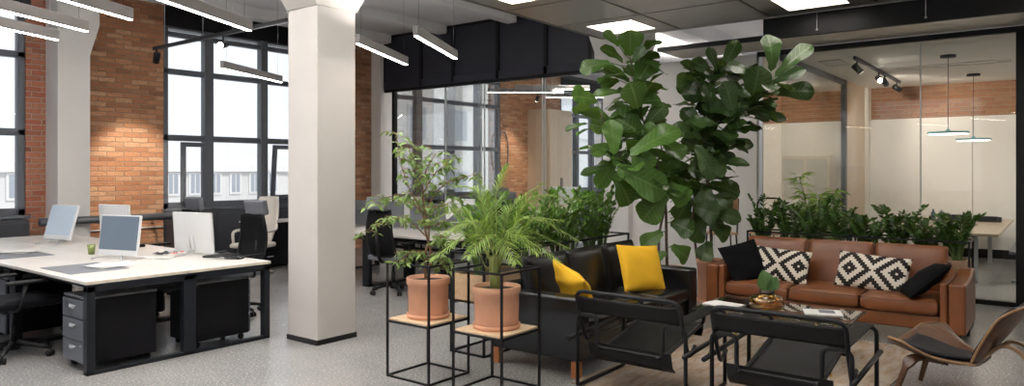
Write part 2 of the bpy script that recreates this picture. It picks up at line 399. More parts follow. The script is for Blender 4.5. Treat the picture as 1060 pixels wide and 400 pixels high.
def window(name, x0, x1, mull, label, z0=.98, z1=3.98, sash=()):
    root = thing(name, label, 'window', ((x0 + x1) / 2, WY, 0), kind='structure'); cx = (x0 + x1) / 2
    f = MB(); y0, y1 = .02, .14
    f.box(x0 - cx, x0 - cx + .09, y0, y1, z0, z1); f.box(x1 - cx - .09, x1 - cx, y0, y1, z0, z1)
    for a, b in mull: f.box(a - cx, b - cx, y0 - .02, y1, z0, z1)
    for a, b in ((z0, z0 + .10), (2.10, 2.20), (3.20, 3.29), (3.82, 3.90), (z1 - .03, z1)): f.box(x0 - cx, x1 - cx, y0, y1, a, b)
    f.build('window_frame', M['frame'], root, bevel=.008)
    s = MB().box(x0 - cx - .03, x1 - cx + .03, -.10, .12, z0 - .04, z0); s.build('window_sill', M['frame'], root, bevel=.006)
    MB().box(x0 - cx + .05, x1 - cx - .05, .075, .083, z0 + .05, z1 - .02).build('window_pane', M['window_glass'], root)
    for a, b, tilt in sash:
        h = 2.08 - (z0 + .10); sm = MB(); wd = b - a; t = .075
        sm.box(0, wd, -.03, .03, 0, t).box(0, wd, -.03, .03, h - t, h).box(0, t, -.03, .03, t, h - t).box(wd - t, wd, -.03, .03, t, h - t)
        o = sm.build('window_sash', M['frame'], root, loc=(a - cx, -.02, z0 + .10), bevel=.006); o.rotation_euler = (R(tilt), 0, 0)
        hd = MB().box(-.012, .012, -.05, -.03, -.06, .06).build('handle', M['frame'], o, loc=(.04, -.0, h * .42), bevel=.004)
    return root
window('window_1', -.6, 3.8, ((1.2, 1.36), (2.2, 2.36), (3.32, 3.48)), 'leftmost tall office window with dark grey frame')
window('window_2', 5.75, 8.62, ((6.46, 6.62), (7.54, 7.68)), 'tall office window with dark grey frame left of the square column', sash=((6.03, 6.46, 0), (7.72, 8.5, 5)))
window('window_3', 10.75, 14.55, ((11.5, 11.68), (12.55, 12.78), (13.62, 13.78)), 'tall window seen through the glass partition')
window('window_4', 17.35, 20.0, ((18.2, 18.36), (19.1, 19.26)), 'window at the far end behind the glass partition')
# the far sides of the office, behind and left of the camera
struct('wall_front', MB().box(-6.2, 26, -5.2, -5, 0, 4.43), pbr('plain_wall', (.75, .73, .71), .8), 'plain pale wall behind the camera', 'wall')
wl_ = MB().box(-6.2, -6, -5, 2.0, 0, 4.43).box(-6.2, -6, 2.0, 12, 0, .95).box(-6.2, -6, 2.0, 12, 3.9, 4.43).box(-6.2, -6, 5, 5.6, .95, 3.9).box(-6.2, -6, 8.4, 9, .95, 3.9)
struct('wall_left', wl_, M['white_paint'], 'white side wall with window openings, out of the picture', 'wall')
# radiator covers below the windows
def cover(x0, x1, n, label):
    root = thing('radiator_cover', label, 'radiator cover', ((x0 + x1) / 2, WY - .18, 0), group=None)
    hw = (x1 - x0) / 2; MB().box(-hw, hw, -.12, .27, .0, .93).build('body', M['radiator'], root, bevel=.006)
    for k in range(n):
        a = -hw + 2 * hw * k / n
        MB().box(a + .015, a + 2 * hw / n - .015, -.135, -.12, .06, .89).build('panel', M['radiator'], root, bevel=.004)
cover(5.78, 8.6, 4, 'long black radiator cover under the window beside the square column')
cover(-.5, 3.75, 5, 'black radiator cover under the leftmost window')
# heating pipe
hpo = thing('heating_pipe', 'thick dark grey heating pipe running along the brick wall', 'pipe', (4.8, 11.07, .90))
MB().tube([(-1.0, 0, 0), (.95, 0, 0)], .055, 14).build('pipe_run', M['pipe'], hpo)
for x in (-.2, .75): MB().box(x - .02, x + .02, -.02, .50, -.075, -.04).build('bracket', M['pipe'], hpo, bevel=.004)
tag(MB().tube([(4.6, 11.56, .70), (5.74, 11.56, .70)], .012, 8).build('thin_pipe', M['white_paint']), 'thin white pipe low on the orange brick wall', 'pipe')

# square column with flared capital
cm = MB().box(4.115, 4.565, 5.43, 5.88, 0, 3.16)
cv = [(4.115, 5.43), (4.565, 5.43), (4.565, 5.88), (4.115, 5.88)]
def flare(cx, cy, h, z0, z1, fx_, fy_):
    mb = MB(); lo = [(cx - h, cy - h), (cx + h, cy - h), (cx + h, cy + h), (cx - h, cy + h)]
    hi = [(cx - h - fx_, cy - h - fy_), (cx + h + fx_, cy - h - fy_), (cx + h + fx_, cy + h + fy_), (cx - h - fx_, cy + h + fy_)]
    vs = [(x, y, z0) for x, y in lo] + [(x, y, z1) for x, y in hi] + [(x, y, 4.13) for x, y in hi]
    fs = [(3, 2, 1, 0), (8, 9, 10, 11)] + [(b + i, b + (i + 1) % 4, b + 4 + (i + 1) % 4, b + 4 + i) for b in (0, 4) for i in range(4)]
    return mb.add(vs, fs)
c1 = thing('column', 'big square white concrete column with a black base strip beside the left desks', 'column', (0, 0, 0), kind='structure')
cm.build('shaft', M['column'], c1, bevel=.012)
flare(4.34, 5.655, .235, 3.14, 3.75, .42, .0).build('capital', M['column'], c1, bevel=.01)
MB().box(4.107, 4.573, 5.422, 5.888, .0, .048).build('base_strip', M['black'], c1)
c2 = thing('column', 'second white square column at the corner of the glass partition behind the fig', 'column', (0, 0, 0), kind='structure')
MB().box(10.1, 10.6, 5.45, 5.92, 0, 3.16).build('shaft', M['white_paint'], c2, bevel=.012)
flare(10.35, 5.68, .245, 3.14, 3.75, .45, 0).build('capital', M['white_paint'], c2, bevel=.01)

# dark partition head: hanging metal panels on the left, black sheet on the right
ph = thing('partition_head', 'black metal panels hanging over the glass partition', 'panel', (GX, 0, 0), kind='structure')
ys = (11.32, 10.217, 9.353, 8.249, 7.164, 6.26)
for a, b in zip(ys, ys[1:]):
    mb = MB().box(-.02, .02, b + .03, a - .03, 3.42, 4.38)
    mb.build('panel', M['black_panel'], ph, bevel=.004)
for y in ys: MB().box(-.05, .05, y - .035, y + .035, 3.30, 4.42).build('post', M['black'], ph)
MB().box(-.05, .06, 6.22, 11.32, 3.30, 3.44).build('lower_rail', M['black_panel'], ph, bevel=.006)
MB().box(-.05, .06, 6.22, 11.32, 4.36, 4.42).build('upper_rail', M['black'], ph)
# left glass partition
gp = thing('glass_partition', 'frameless glass partition under the black metal panels', 'partition', (GX, 0, 0), kind='structure')
jt = MB()
for y in (9.577, 8.66, 8.58, 7.255, 7.195): jt.box(-.009, .009, y - .010, y + .010, .06, 3.24)
jt.build('glass_joint', M['joint'], gp)
fr = MB().box(-.035, .035, 5.92, 11.30, 3.24, 3.31).box(-.035, .035, 5.92, 11.30, 0, .06).box(-.04, .04, 10.98, 11.06, 0, 3.24).box(-.03, .03, 5.92, 5.97, 0, 3.24)
fr.build('partition_frame', M['black'], gp)
for a, b in ((11.0, 9.58), (9.575, 8.62), (8.61, 7.23), (7.22, 5.95)): MB().box(-.006, .006, b, a, .05, 3.25).build('glass_panel', M['part_glass'], gp)
# white wall stub right of the second column
struct('wall_right', MB().box(10.24, 10.36, 3.47, 5.46, 0, 3.24), M['white_paint'], 'white wall stub behind the fig trees', 'wall')
# right glass front of the meeting room
gr = thing('glass_partition', 'glass front of the meeting room behind the brown sofa', 'partition', (GX, 0, 0), kind='structure')
fr = MB().box(-.04, .04, -3, 3.47, 3.24, 3.31).box(-.04, .04, -3, 3.45, 0, .055)
fr.build('partition_frame', M['black'], gr)
MB().box(-.06, .06, .33, .435, 0, 3.24).build('door_post', M['black'], gr, bevel=.005)
for a, b in ((3.44, 1.425), (1.418, .44), (.33, -3)): MB().box(-.006, .006, b, a, .05, 3.25).build('glass_panel', M['part_glass'], gr)
MB().box(-.008, .008, 1.413, 1.430, .055, 3.24).build('glass_joint', M['joint'], gr)
MB().box(-.02, .02, 3.40, 3.45, .055, 3.24).build('glass_channel', M['silver'], gr)
bh = thing('black_beam', 'black sheet beam hanging below the metal ceiling in front of the meeting room', 'beam', (9.4, 0, 0), kind='structure')
MB().box(-.03, .03, -3, 3.09, 3.31, 3.60).build('beam_sheet', M['black'], bh, bevel=.004)
MB().box(-.03, .03, 3.09, 4.6, 3.31, 3.37).build('beam_bar', M['black'], bh, bevel=.004)
for y in (2.42, 1.24):
    MB().cyl((-.045, y, 3.36), (-.045, y, 3.60), .006, 6).cyl((-.045, y, 3.355), (-.045, y, 3.375), .014, 8).build('hanger_rod', M['silver'], bh)
so_ = MB().box(9.43, GX - .04, -3, 4.6, 3.32, 3.335)
struct('soffit', so_, M['soffit'], 'pale perforated soffit between black beam and glass front', 'soffit')

# perforated metal ceiling with light panels
def metal_ceiling():
    root = thing('metal_ceiling', 'dark perforated metal ceiling over the lounge', 'ceiling', (0, 0, 3.58), kind='structure')
    xs = [9.3 - 1.18 * k for k in range(4)]; ysl = [5.45 - 1.245 * k for k in range(7)]
    lights = []
    for i in range(len(xs) - 1):
        for j in range(len(ysl) - 1):
            x1, x0, y1, y0 = xs[i], xs[i + 1], ysl[j], ysl[j + 1]
            lit = (i % 2 == 0 and j % 2 == 0)
            mb = MB(); g = .018
            if lit:
                lx0, lx1, ly0, ly1 = x0 + .24, x1 - .235, y0 + .265, y1 - .29
                mb.box(x0 + g, x1 - g, y0 + g, ly0, 0, .02).box(x0 + g, x1 - g, ly1, y1 - g, 0, .02).box(x0 + g, lx0, ly0, ly1, 0, .02).box(lx1, x1 - g, ly0, ly1, 0, .02)
                lights.append((lx0, lx1, ly0, ly1))
            else: mb.box(x0 + g, x1 - g, y0 + g, y1 - g, 0, .02)
            mb.build('ceiling_tile', M['perforated'], root)
    gm = MB()
    for x in xs: gm.box(x - .03, x + .03, ysl[-1], ysl[0], .03, .06)
    for y in ysl: gm.box(xs[-1], xs[0], y - .03, y + .03, .03, .06)
    gm.build('ceiling_grid', M['black'], root)
    MB().box(xs[-1], xs[0] + .02, ysl[0], ysl[0] + .02, -.01, .10).box(xs[0], xs[0] + .02, ysl[-1], ysl[0] + .02, -.01, .10).build('edge_trim', M['trim_metal'], root)
    MB().box(xs[-1], xs[0], ysl[-1], ysl[0], .14, .16).build('ceiling_back', M['black'], root)
    return lights
LP = metal_ceiling()
lbl = {(0, 0): 'square lit ceiling panel above the tall fig', (2, 0): 'square lit ceiling panel at the edge of the metal ceiling, left of the fig', (0, 2): 'square lit ceiling panel beside the black beam'}
for (x0, x1, y0, y1) in LP:
    i = round((9.3 - x1) / 1.18); j = round((5.45 - y1 - .29) / 1.245)
    if (x0 + x1) / 2 < 1.2: continue
    l = lbl.get((i, j), 'square lit ceiling panel in the metal ceiling, over the lounge and outside the picture')
    root = thing('ceiling_light', l, 'ceiling light', ((x0 + x1) / 2, (y0 + y1) / 2, 3.58), group='square light panels of the metal ceiling')
    hx, hy = (x1 - x0) / 2, (y1 - y0) / 2
    MB().box(-hx + .004, hx - .004, -hy + .004, hy - .004, .006, .018).build('diffuser', M['panel_light'], root)
    gl = MB()
    for k in range(1, 16): gl.box(-hx + 2 * hx * k / 16 - .003, -hx + 2 * hx * k / 16 + .003, -hy, hy, .0, .005)
    for k in range(1, 16): gl.box(-hx, hx, -hy + 2 * hy * k / 16 - .003, -hy + 2 * hy * k / 16 + .003, .0, .005)
    gl.build('louvre_grid', M['soffit'], root)

# ------------------------------------------------------------------ meeting room behind the glass
FX = 15.8
struct('ceiling_meeting', MB().box(GX + .04, FX + .1, -3, 5.46, 3.25, 3.30), M['white_paint'], 'white ceiling of the meeting room', 'ceiling')
struct('wall_far', MB().box(FX, FX + .3, -3, 5.46, 0, 3.3), M['brick_far'], 'orange brick band at the top of the meeting room wall', 'wall')
struct('wall_far_panel', MB().box(FX - .06, FX, -3, 1.32, 0, 2.62).box(FX - .06, FX, 1.33, 3.25, 0, 2.62).box(FX - .06, FX, 3.26, 5.46, 0, 2.62), M['white_paint'], 'white lining below the brick band in the meeting room', 'wall')
struct('baseboard_far', MB().box(FX - .075, FX - .06, -3, 5.46, 0, .16), M['black'], 'dark skirting of the meeting room wall', 'baseboard')
struct('wall_side', MB().box(GX, FX, 5.36, 5.46, 0, 3.3), M['white_paint'], 'white side wall between the two glazed rooms', 'wall')
gi = thing('glass_partition', 'inner glass partition of the meeting room with dark grey post', 'partition', (0, 3.15, 0), kind='structure')
MB().box(GX + .05, 14.05, -.03, .03, 3.17, 3.25).box(13.93, 14.05, -.04, .04, 0, 3.25).box(GX + .05, 14.05, -.03, .03, 0, .05).build('partition_frame', M['frame'], gi)
MB().box(GX + .05, 12.1, -.006, .006, .05, 3.18).box(12.11, 13.95, -.006, .006, .05, 3.18).build('glass_panel', M['part_glass'], gi)
struct('wall_plywood', MB().box(14.05, 15.5, 3.11, 3.19, 0, 1.69).box(14.05, 15.5, 3.11, 3.19, 1.70, 3.25), M['ply'], 'pale plywood panel wall in the meeting room', 'wall')
struct('trim_7', MB().box(15.5, FX, 3.05, 3.25, 0, 3.25), M['white_paint'], 'white post beside the plywood panel', 'post')
cbn = thing('cabinet', 'white cabinet with two grey doors behind the inner glass partition', 'cabinet', (15.35, 4.12, 0))
MB().box(-.28, .30, -.46, .46, 0, 1.9).build('body', M['oak'], cbn, bevel=.006)
for y in (-.225, .225):
    d = MB().box(-.30, -.28, y - .20, y + .20, 1.06, 1.84).build('door', pbr('grey_door', (.30, .29, .27), .4), cbn, bevel=.004)
    MB().box(-.325, -.30, y * .2 - .01, y * .2 + .01, 1.35, 1.5).build('handle', M['chrome'], d)
    d2 = MB().box(-.30, -.28, y - .20, y + .20, .08, 1.02).build('door', M['white_paint'], cbn, bevel=.004)
# track with spotlights
def spot_head(parent, p, aim, energy=0, ang=70, big=.045):
    p = Vector(p); d = Vector(aim).normalized(); q = p + Vector((0, 0, -.11))
    h = MB().cyl(p, q + Vector((0, 0, .02)), .012, 8).tube([q - d * .07, q + d * .08], big, 14).build('spot_head', M['black'], parent)
    MB().cyl(q + d * .079, q + d * .083, big * .8, 14).build('lens', M['spot_lens'], h)
    if energy:
        ld = bpy.data.lights.new('spot', 'SPOT'); ld.energy = energy; ld.spot_size = R(ang); ld.spot_blend = .7; ld.shadow_soft_size = .04; ld.color = (1, .87, .72)
        lo = bpy.data.objects.new('spot_lamp', ld); COL.objects.link(lo); lo.parent = parent
        lo.location = q + d * .10; lo.rotation_euler = d.to_track_quat('-Z', 'Y').to_euler()
tr = thing('track_light', 'black ceiling track with four spotlights in the meeting room', 'track light', (11.1, 2.36, 3.25))
MB().box(0, 3.6, -.018, .018, -.05, 0).build('track', M['black'], tr)
spot_head(tr, (.15, 0, -.05), (.5, -.6, -.7), SPOT_W, 100)
spot_head(tr, (1.7, 0, -.05), (-.75, -.35, -.35), 0)
spot_head(tr, (2.2, 0, -.05), (.8, -.1, -.35), SPOT_W * 1.6, 110)
spot_head(tr, (3.3, 0, -.05), (.5, -.5, -.4), SPOT_W, 110)
tr2 = thing('track_light', 'short spotlight track behind the inner glass partition of the meeting room', 'track light', (12.2, 4.3, 3.25))
MB().box(-.8, .8, -.018, .018, -.05, 0).build('track', M['black'], tr2)
spot_head(tr2, (-.6, 0, -.05), (.5, .1, -.8), SPOT_W * 2, 130); spot_head(tr2, (.6, 0, -.05), (.8, 0, -.35), SPOT_W * 2, 120)
def pendant(x, y, zd, label):
    root = thing('pendant_lamp', label, 'pendant lamp', (x, y, 3.25), group='disc pendants over the meeting table')
    MB().lathe([(0, 0), (.10, 0), (.10, -.035), (0, -.035)], 20).build('canopy', M['black'], root)
    MB().cyl((0, 0, -.03), (0, 0, zd - 3.25 + .02), .005, 6).build('cord', M['cable'], root)
    s = MB().lathe([(.0, zd - 3.25 + .05), (.02, zd - 3.25 + .05), (.03, zd - 3.25 + .02), (.255, zd - 3.25 + .012), (.26, zd - 3.25 - .01), (.25, zd - 3.25 - .02)], 36).build('lamp_shade', M['teal'], root)
    MB().lathe([(0, zd - 3.25 - .018), (.245, zd - 3.25 - .018), (.245, zd - 3.25 - .024), (0, zd - 3.25 - .024)], 36).build('diffuser', M['pendant_led'], s)
pendant(11.83, 1.29, 2.15, 'teal disc pendant lamp over the meeting table, the larger and higher one')
pendant(14.4, 1.2, 2.14, 'teal disc pendant lamp over the meeting table, the lower one nearer the far wall')
def vent(x, y, lx, ly, label):
    root = thing('ceiling_vent', label, 'ceiling vent', (x, y, 3.25))
    fm = MB().box(-lx, lx, -ly, -ly + .02, -.012, 0).box(-lx, lx, ly - .02, ly, -.012, 0).box(-lx, -lx + .02, -ly, ly, -.012, 0).box(lx - .02, lx, -ly, ly, -.012, 0); fm.build('vent_frame', M['soffit'], root)
    s = MB()
    for k in range(1, 7): s.box(-lx, lx, -ly + 2 * ly * k / 7 - .006, -ly + 2 * ly * k / 7 + .006, -.01, 0)
    s.build('slats', M['silver'], root)
vent(11.6, 2.75, .32, .16, 'square air vent beside the ceiling track of the meeting room')
vent(12.9, 1.35, .15, .75, 'long air vent in the meeting room ceiling behind the first pendant')
def area(name, loc, sx, sy, e, rot=(0, 0, 0), col=(1, .93, .84)):
    ld = bpy.data.lights.new(name, 'AREA'); ld.shape = 'RECTANGLE'; ld.size = sx; ld.size_y = sy; ld.energy = e; ld.color = col
    o = bpy.data.objects.new(name, ld); COL.objects.link(o); o.location = loc; o.rotation_euler = rot; return o
# unseen strip lights added to brighten the meeting room, set flush in its ceiling
def recessed(x, y, lx, ly, label, e):
    root = thing('added_strip_light', label, 'ceiling light', (x, y, 3.25), group=None)
    MB().box(-lx - .02, lx + .02, -ly - .02, ly + .02, -.008, 0).build('light_frame', M['silver'], root)
    MB().box(-lx, lx, -ly, ly, -.012, -.008).build('diffuser', emit('added_strip_emit', (1, .93, .84), e), root)
recessed(12.6, -.75, 1.6, .25, 'added flush strip light in the meeting room ceiling, right of the picture', ROOM_W / 2.2)
recessed(11.3, 4.75, .7, .15, 'added flush strip light in the ceiling hidden behind the white wall stub', ROOM_W / 3)

# ------------------------------------------------------------------ linear lamps
LD = Vector((1.12, .565, 0)); LANG = math.atan2(LD.y, LD.x)
def linear(p, ln, label, z=2.70, ang=LANG, zc=4.41, grp='linear lamps over the left desks', up=1.0):
    root = thing('linear_lamp', label, 'linear lamp', (p[0], p[1], z), ang, grp)
    MB().box(0, ln, -.022, .022, .004, .085).build('lamp_body', M['linear_body'], root, bevel=.003)
    MB().box(.004, ln - .004, -.015, .015, 0, .006).build('diffuser', M['led'], root)
    for x in (.08, ln - .08): MB().cyl((x, 0, .08), (x, 0, zc - z), .0012, 5).build('suspension_wire', M['cable'], root)
    ld = bpy.data.lights.new('added_uplight', 'AREA'); ld.shape = 'RECTANGLE'; ld.size = ln - .35; ld.size_y = .03; ld.energy = UP_E * up; ld.spread = R(130); ld.color = (1, .95, .9)  # upward light added to brighten the ceiling
    lo = bpy.data.objects.new('added_uplight', ld); COL.objects.link(lo); lo.parent = root; lo.location = (ln / 2, 0, .095); lo.rotation_euler = (PI, 0, 0)
def lin_end(q, ln): return (q[0] - math.cos(LANG) * ln, q[1] - math.sin(LANG) * ln)
linear(lin_end((2.408, 5.323), 1.25), 1.25, 'linear lamp over the left desks, highest of the three in the corner', up=1.7)
linear(lin_end((2.40, 6.043), 1.25), 1.25, 'linear lamp over the left desks, middle of the three in the corner', up=1.7)
linear(lin_end((2.411, 6.644), 1.25), 1.25, 'linear lamp over the left desks, lowest of the three in the corner', up=1.7)
linear((4.05, 4.793), 1.26, 'linear lamp starting just right of the square column', up=.25)
linear((4.096, 4.139), 1.22, 'linear lamp in front of the black panels, the nearer one', up=.6)
linear((2.05, 4.45), 1.25, 'linear lamp at the top edge of the picture above the brick pier')
linear(lin_end((6.1, 7.55), 1.25), 1.25, 'short lit end of a linear lamp peeking out right of the square column')
linear((4.15, 7.1), 1.25, 'linear lamp in front of the window, left of the square column', up=.5)
for k, p in enumerate(((.2, 2.2), (1.6, 1.0), (3.1, .2), (.4, 3.9))):  # unseen lamps added to brighten the near room and its ceiling
    linear(p, 1.25, 'added linear lamp out of the picture, ' + ('above the camera', 'right of the camera', 'far right of the camera', 'left above the near desk')[k])
for k, (p, z) in enumerate((((10.9, 9.0), 3.15), ((11.4, 8.7), 3.24), ((11.6, 8.1), 3.05))):
    linear(p, 1.5, ['linear lamp behind the glass partition, the far left one', 'linear lamp behind the glass partition, the highest one', 'linear lamp behind the glass partition, the lowest one'][k], z, math.atan2(-.79, .61) + .04, 4.41, 'linear lamps behind the glass')
for k, p in enumerate(((13.0, 7.6), (15.2, 7.4))):  # extra lamps added to brighten the glazed room
    linear(p, 1.5, 'added linear lamp behind the glass partition, near the %s' % ('brick pier', 'far window')[k], 3.3, math.atan2(-.79, .61), 4.41, 'linear lamps behind the glass')
tl = thing('track_light', 'black hanging track with spotlights in front of the window', 'track light', (4.88, 6.6, 3.30))
MB().box(-.02, .02, -.2, 3.5, 0, .045).build('track', M['black'], tl)
for y in (.4, 1.5, 2.2, 3.2): MB().cyl((0, y, .04), (0, y, 1.13), .003, 5).build('suspension_wire', M['silver'], tl)
spot_head(tl, (0, 1.72, 0), (-.75, -.5, -.25), 0)
spot_head(tl, (0, 3.42, 0), (.14, .5, -.56), 190, 48)
tl2 = thing('spot_lamp_fixture', 'dark spotlight fixture hanging at the leftmost window', 'track light', (3.1, 9.9, 3.72))
MB().box(-.9, .35, -.03, .03, 0, .05).build('track', M['black'], tl2)
spot_head(tl2, (.15, 0, 0), (.3, .4, -.8), 0, big=.06); MB().cyl((-.6, 0, .04), (-.6, 0, .7), .003, 5).cyl((.2, 0, .04), (.2, 0, .7), .003, 5).build('suspension_wire', M['silver'], tl2)

# ------------------------------------------------------------------ outdoors
struct('ground_outside', MB().box(-60, 90, 12.3, 120, -9.2, -9), M['hazy_pale'], 'pale street level far below the windows', 'ground')
def building(x0, x1, y0, y1, zt, mat, label, floors, cols, ww, wh, roof=None):
    root = thing('building', label, 'building', ((x0 + x1) / 2, y0, -9)); hw = (x1 - x0) / 2; H_ = zt + 9
    MB().box(-hw, hw, 0, y1 - y0, 0, H_).build('walls', mat, root)
    MB().box(-hw - .2, hw + .2, -.25, .1, H_ - .45, H_).build('cornice', M['facade_trim'], root)
    if roof: MB().prism([(-hw - .3, H_), (hw + .3, H_), (hw * .4, H_ + roof), (-hw * .3, H_ + roof)], 0, y1 - y0).build('roof', M['hazy_pale'], root)
    for zf in floors:
        for c in cols:
            wnd = MB().box(c - ww / 2 - .12, c + ww / 2 + .12, -.10, .02, zf - .12, zf + wh + .12).build('window', M['facade_trim'], root)
            MB().box(c - ww / 2, c - .04, -.12, -.09, zf, zf + wh).box(c + .04, c + ww / 2, -.12, -.09, zf, zf + wh).build('pane', M['facade_win'], wnd)
    return root
building(9, 31, 42, 52, 1.95, M['facade'], 'pale old building with small windows and pitched roof outside the window', (9.2, 5.9), [-9.4 + 1.35 * k for k in range(14)], .55, 1.15, 1.7)
b2 = building(24.2, 36.2, 26, 29, 14, M['facade_beige'], 'tall pale apartment house outside the glazed room', (5.6, 8.9, 12.2, 15.5), (-4.4, -1.2, 2.2, 5.0), 1.1, 1.6)
MB().box(-1.9, -1.1, -.45, -.0, 11.4, 11.95).build('air_conditioner', M['white_plastic'], b2, bevel=.03)
building(42, 64, 30, 40, 4.5, M['facade'], 'low pale building outside the far window', (5.6, 9.0), (-8, -4, 0, 4, 8), 1.2, 1.6)

# ------------------------------------------------------------------ lounge: rug, sofas, pillows, chairs, table
rg = MB()
def rugf(u, v): return (-1.42 + 2.84 * u, -.94 + 1.88 * v, .011 + .0015 * math.sin(u * 31) * math.sin(v * 23))
rg.grid(rugf, 40, 30).box(-1.42, 1.42, -.94, .94, 0, .009)
rug = thing('rug', 'worn brown and beige patterned rug under the lounge chairs', 'rug', (5.94, 1.96, .001), R(-2))
rg.build('pile', M['rug'], rug)
fm = MB()
for k in range(90):
    y = -.93 + 1.86 * k / 89
    for s in (-1, 1): fm.cyl((s * 1.42, y, .006), (s * 1.46, y + random.uniform(-.01, .01), .004), .003, 4)
tag(fm.build('fringe', M['paper'], rug), kind='stuff')

def puff(w_, d_, h_, n=14, pw=.55, edge=.35):
    """a rounded upholstery block: w along x, d along y, h along z, centred in x,y and standing on z=0"""
    mb = MB()
    def f(u, v, s):
        a, b = 2 * u - 1, 2 * v - 1
        k = (max(0, (1 - abs(a) ** 8)) * max(0, (1 - abs(b) ** 8))) ** .5
        crown = (1 - a * a) * (1 - b * b)
        z = h_ / 2 + s * (h_ / 2 * (edge + (1 - edge) * k ** pw) * (.90 + .10 * crown))
        sh = .985 + .015 * k
        return (a * w_ / 2 * sh, b * d_ / 2 * sh, z)
    us = [(.5 - .5 * math.cos(PI * (.5 - .5 * math.cos(PI * i / n)))) for i in range(n + 1)]
    us = [(.5 - .5 * math.cos(PI * i / n)) for i in range(n + 1)]
    for s in (1, -1):
        vs = [f(us[i], us[j], s) for j in range(n + 1) for i in range(n + 1)]
        fs = [(j * (n + 1) + i, j * (n + 1) + i + 1, (j + 1) * (n + 1) + i + 1, (j + 1) * (n + 1) + i) for j in range(n) for i in range(n)]
        if s < 0: fs = [t[::-1] for t in fs]
        mb.add(vs, fs, True)
    ring = [(i, 0) for i in range(n)] + [(n, j) for j in range(n)] + [(n - i, n) for i in range(n)] + [(0, n - j) for j in range(n)]
    off = (n + 1) ** 2; b = len(mb.v) - 2 * off
    for k in range(len(ring)):
        (i, j), (p, q) = ring[k], ring[(k + 1) % len(ring)]
        A, B = b + j * (n + 1) + i, b + q * (n + 1) + p; mb.f.append([A, A + off, B + off, B]); mb.sm.append(True)
    return mb
def piping(w_, d_, z, r=.006):
    return MB().tube(fillet([(-w_ / 2, -d_ / 2, z), (w_ / 2, -d_ / 2, z), (w_ / 2, d_ / 2, z), (-w_ / 2, d_ / 2, z)], .04, True), r, 6, True)

# black sofa: local x along the sofa, front faces -y
def black_sofa():
    root = thing('sofa', 'black leather three seat sofa with wooden legs and yellow pillows on it', 'sofa', (5.79, 3.385, 0))
    L_, D_ = 2.26, .88; m = M['leather_black']
    MB().box(-L_ / 2 + .05, L_ / 2 - .05, -D_ / 2 + .04, D_ / 2 - .03, .14, .30).build('base', m, root, bevel=.02)
    for s in (-1, 1): MB().box(s * L_ / 2, s * (L_ / 2 - .17), -D_ / 2, D_ / 2, .13, .625).build('armrest', m, root, bevel=.025, seg=3)
    MB().box(-L_ / 2 + .12, L_ / 2 - .12, D_ / 2 - .16, D_ / 2, .14, .66).build('back_frame', m, root, bevel=.03, seg=3)
    sw = (L_ - .36) / 3
    for k in range(3):
        x = -L_ / 2 + .18 + sw * (k + .5)
        c = puff(sw - .01, .66, .17).build('seat_cushion', m, root, loc=(x, -.11, .29)); piping(sw - .02, .65, .13).build('piping', m, c)
        c = puff(sw - .01, .50, .15).build('back_cushion', m, root, loc=(x, .31, .40)); c.rotation_euler = (R(78), 0, 0)
        c.location = (x, .27, .60); c.location.z = .62
        piping(sw - .02, .49, .12).build('piping', m, c)
    for sx in (-1, 1):
        for sy in (-1, 1):
            MB().box(-.032, .032, -.032, .032, 0, .15).build('leg', M['wood_leg'], root, loc=(sx * (L_ / 2 - .05), sy * (D_ / 2 - .05), 0), bevel=.004)
    return root
bs = black_sofa()

# brown sofa: local x depth (front faces -x), local y along
def brown_sofa():
    root = thing('sofa', 'cognac brown leather three seat sofa in front of the meeting room glass', 'sofa', (7.88, 1.875, 0))
    L_, D_ = 2.40, .88; m = M['leather_brown']
    MB().box(-D_ / 2 + .05, D_ / 2 - .03, -L_ / 2 + .05, L_ / 2 - .05, .15, .29).build('base', m, root, bevel=.02)
    MB().box(D_ / 2 - .16, D_ / 2, -L_ / 2 + .2, L_ / 2 - .2, .15, .72).build('back_frame', m, root, bevel=.03)
    for s in (-1, 1):
        y0 = s * L_ / 2
        a = MB()
        a.prism([(-D_ / 2, .14), (D_ / 2, .14), (D_ / 2, .66), (.20, .66), (.10, .615), (-D_ / 2, .60)], *sorted((y0, y0 - s * .135)))
        a.build('armrest', m, root, bevel=.025, seg=3)
        b = MB().prism([(-D_ / 2 + .005, .15), (.3, .15), (.3, .64), (.10, .60), (-D_ / 2 + .005, .60)], *sorted((y0 - s * .142, y0 - s * .205)))
        b.build('arm_panel', m, root, bevel=.018, seg=3)
    sw = (L_ - .42) / 3
    for k in range(3):
        y = -L_ / 2 + .21 + sw * (k + .5)
        c = puff(.68, sw - .008, .17).build('seat_cushion', m, root, loc=(-.10, y, .275)); piping(.67, sw - .02, .135).build('piping', m, c)
        c = puff(.50, sw - .008, .15).build('back_cushion', m, root, loc=(.275, y, .62)); c.rotation_euler = (0, R(-79), 0)
        c.location = (.36, y, .60)
        piping(.49, sw - .02, .115).build('piping', m, c)
    for sx in (-1, 1):
        for sy in (-1, 1):
            MB().box(-.03, .03, -.03, .03, 0, .16).build('leg', M['black'], root, loc=(sx * (D_ / 2 - .06), sy * (L_ / 2 - .07), 0), bevel=.003)
    return root
brs = brown_sofa()

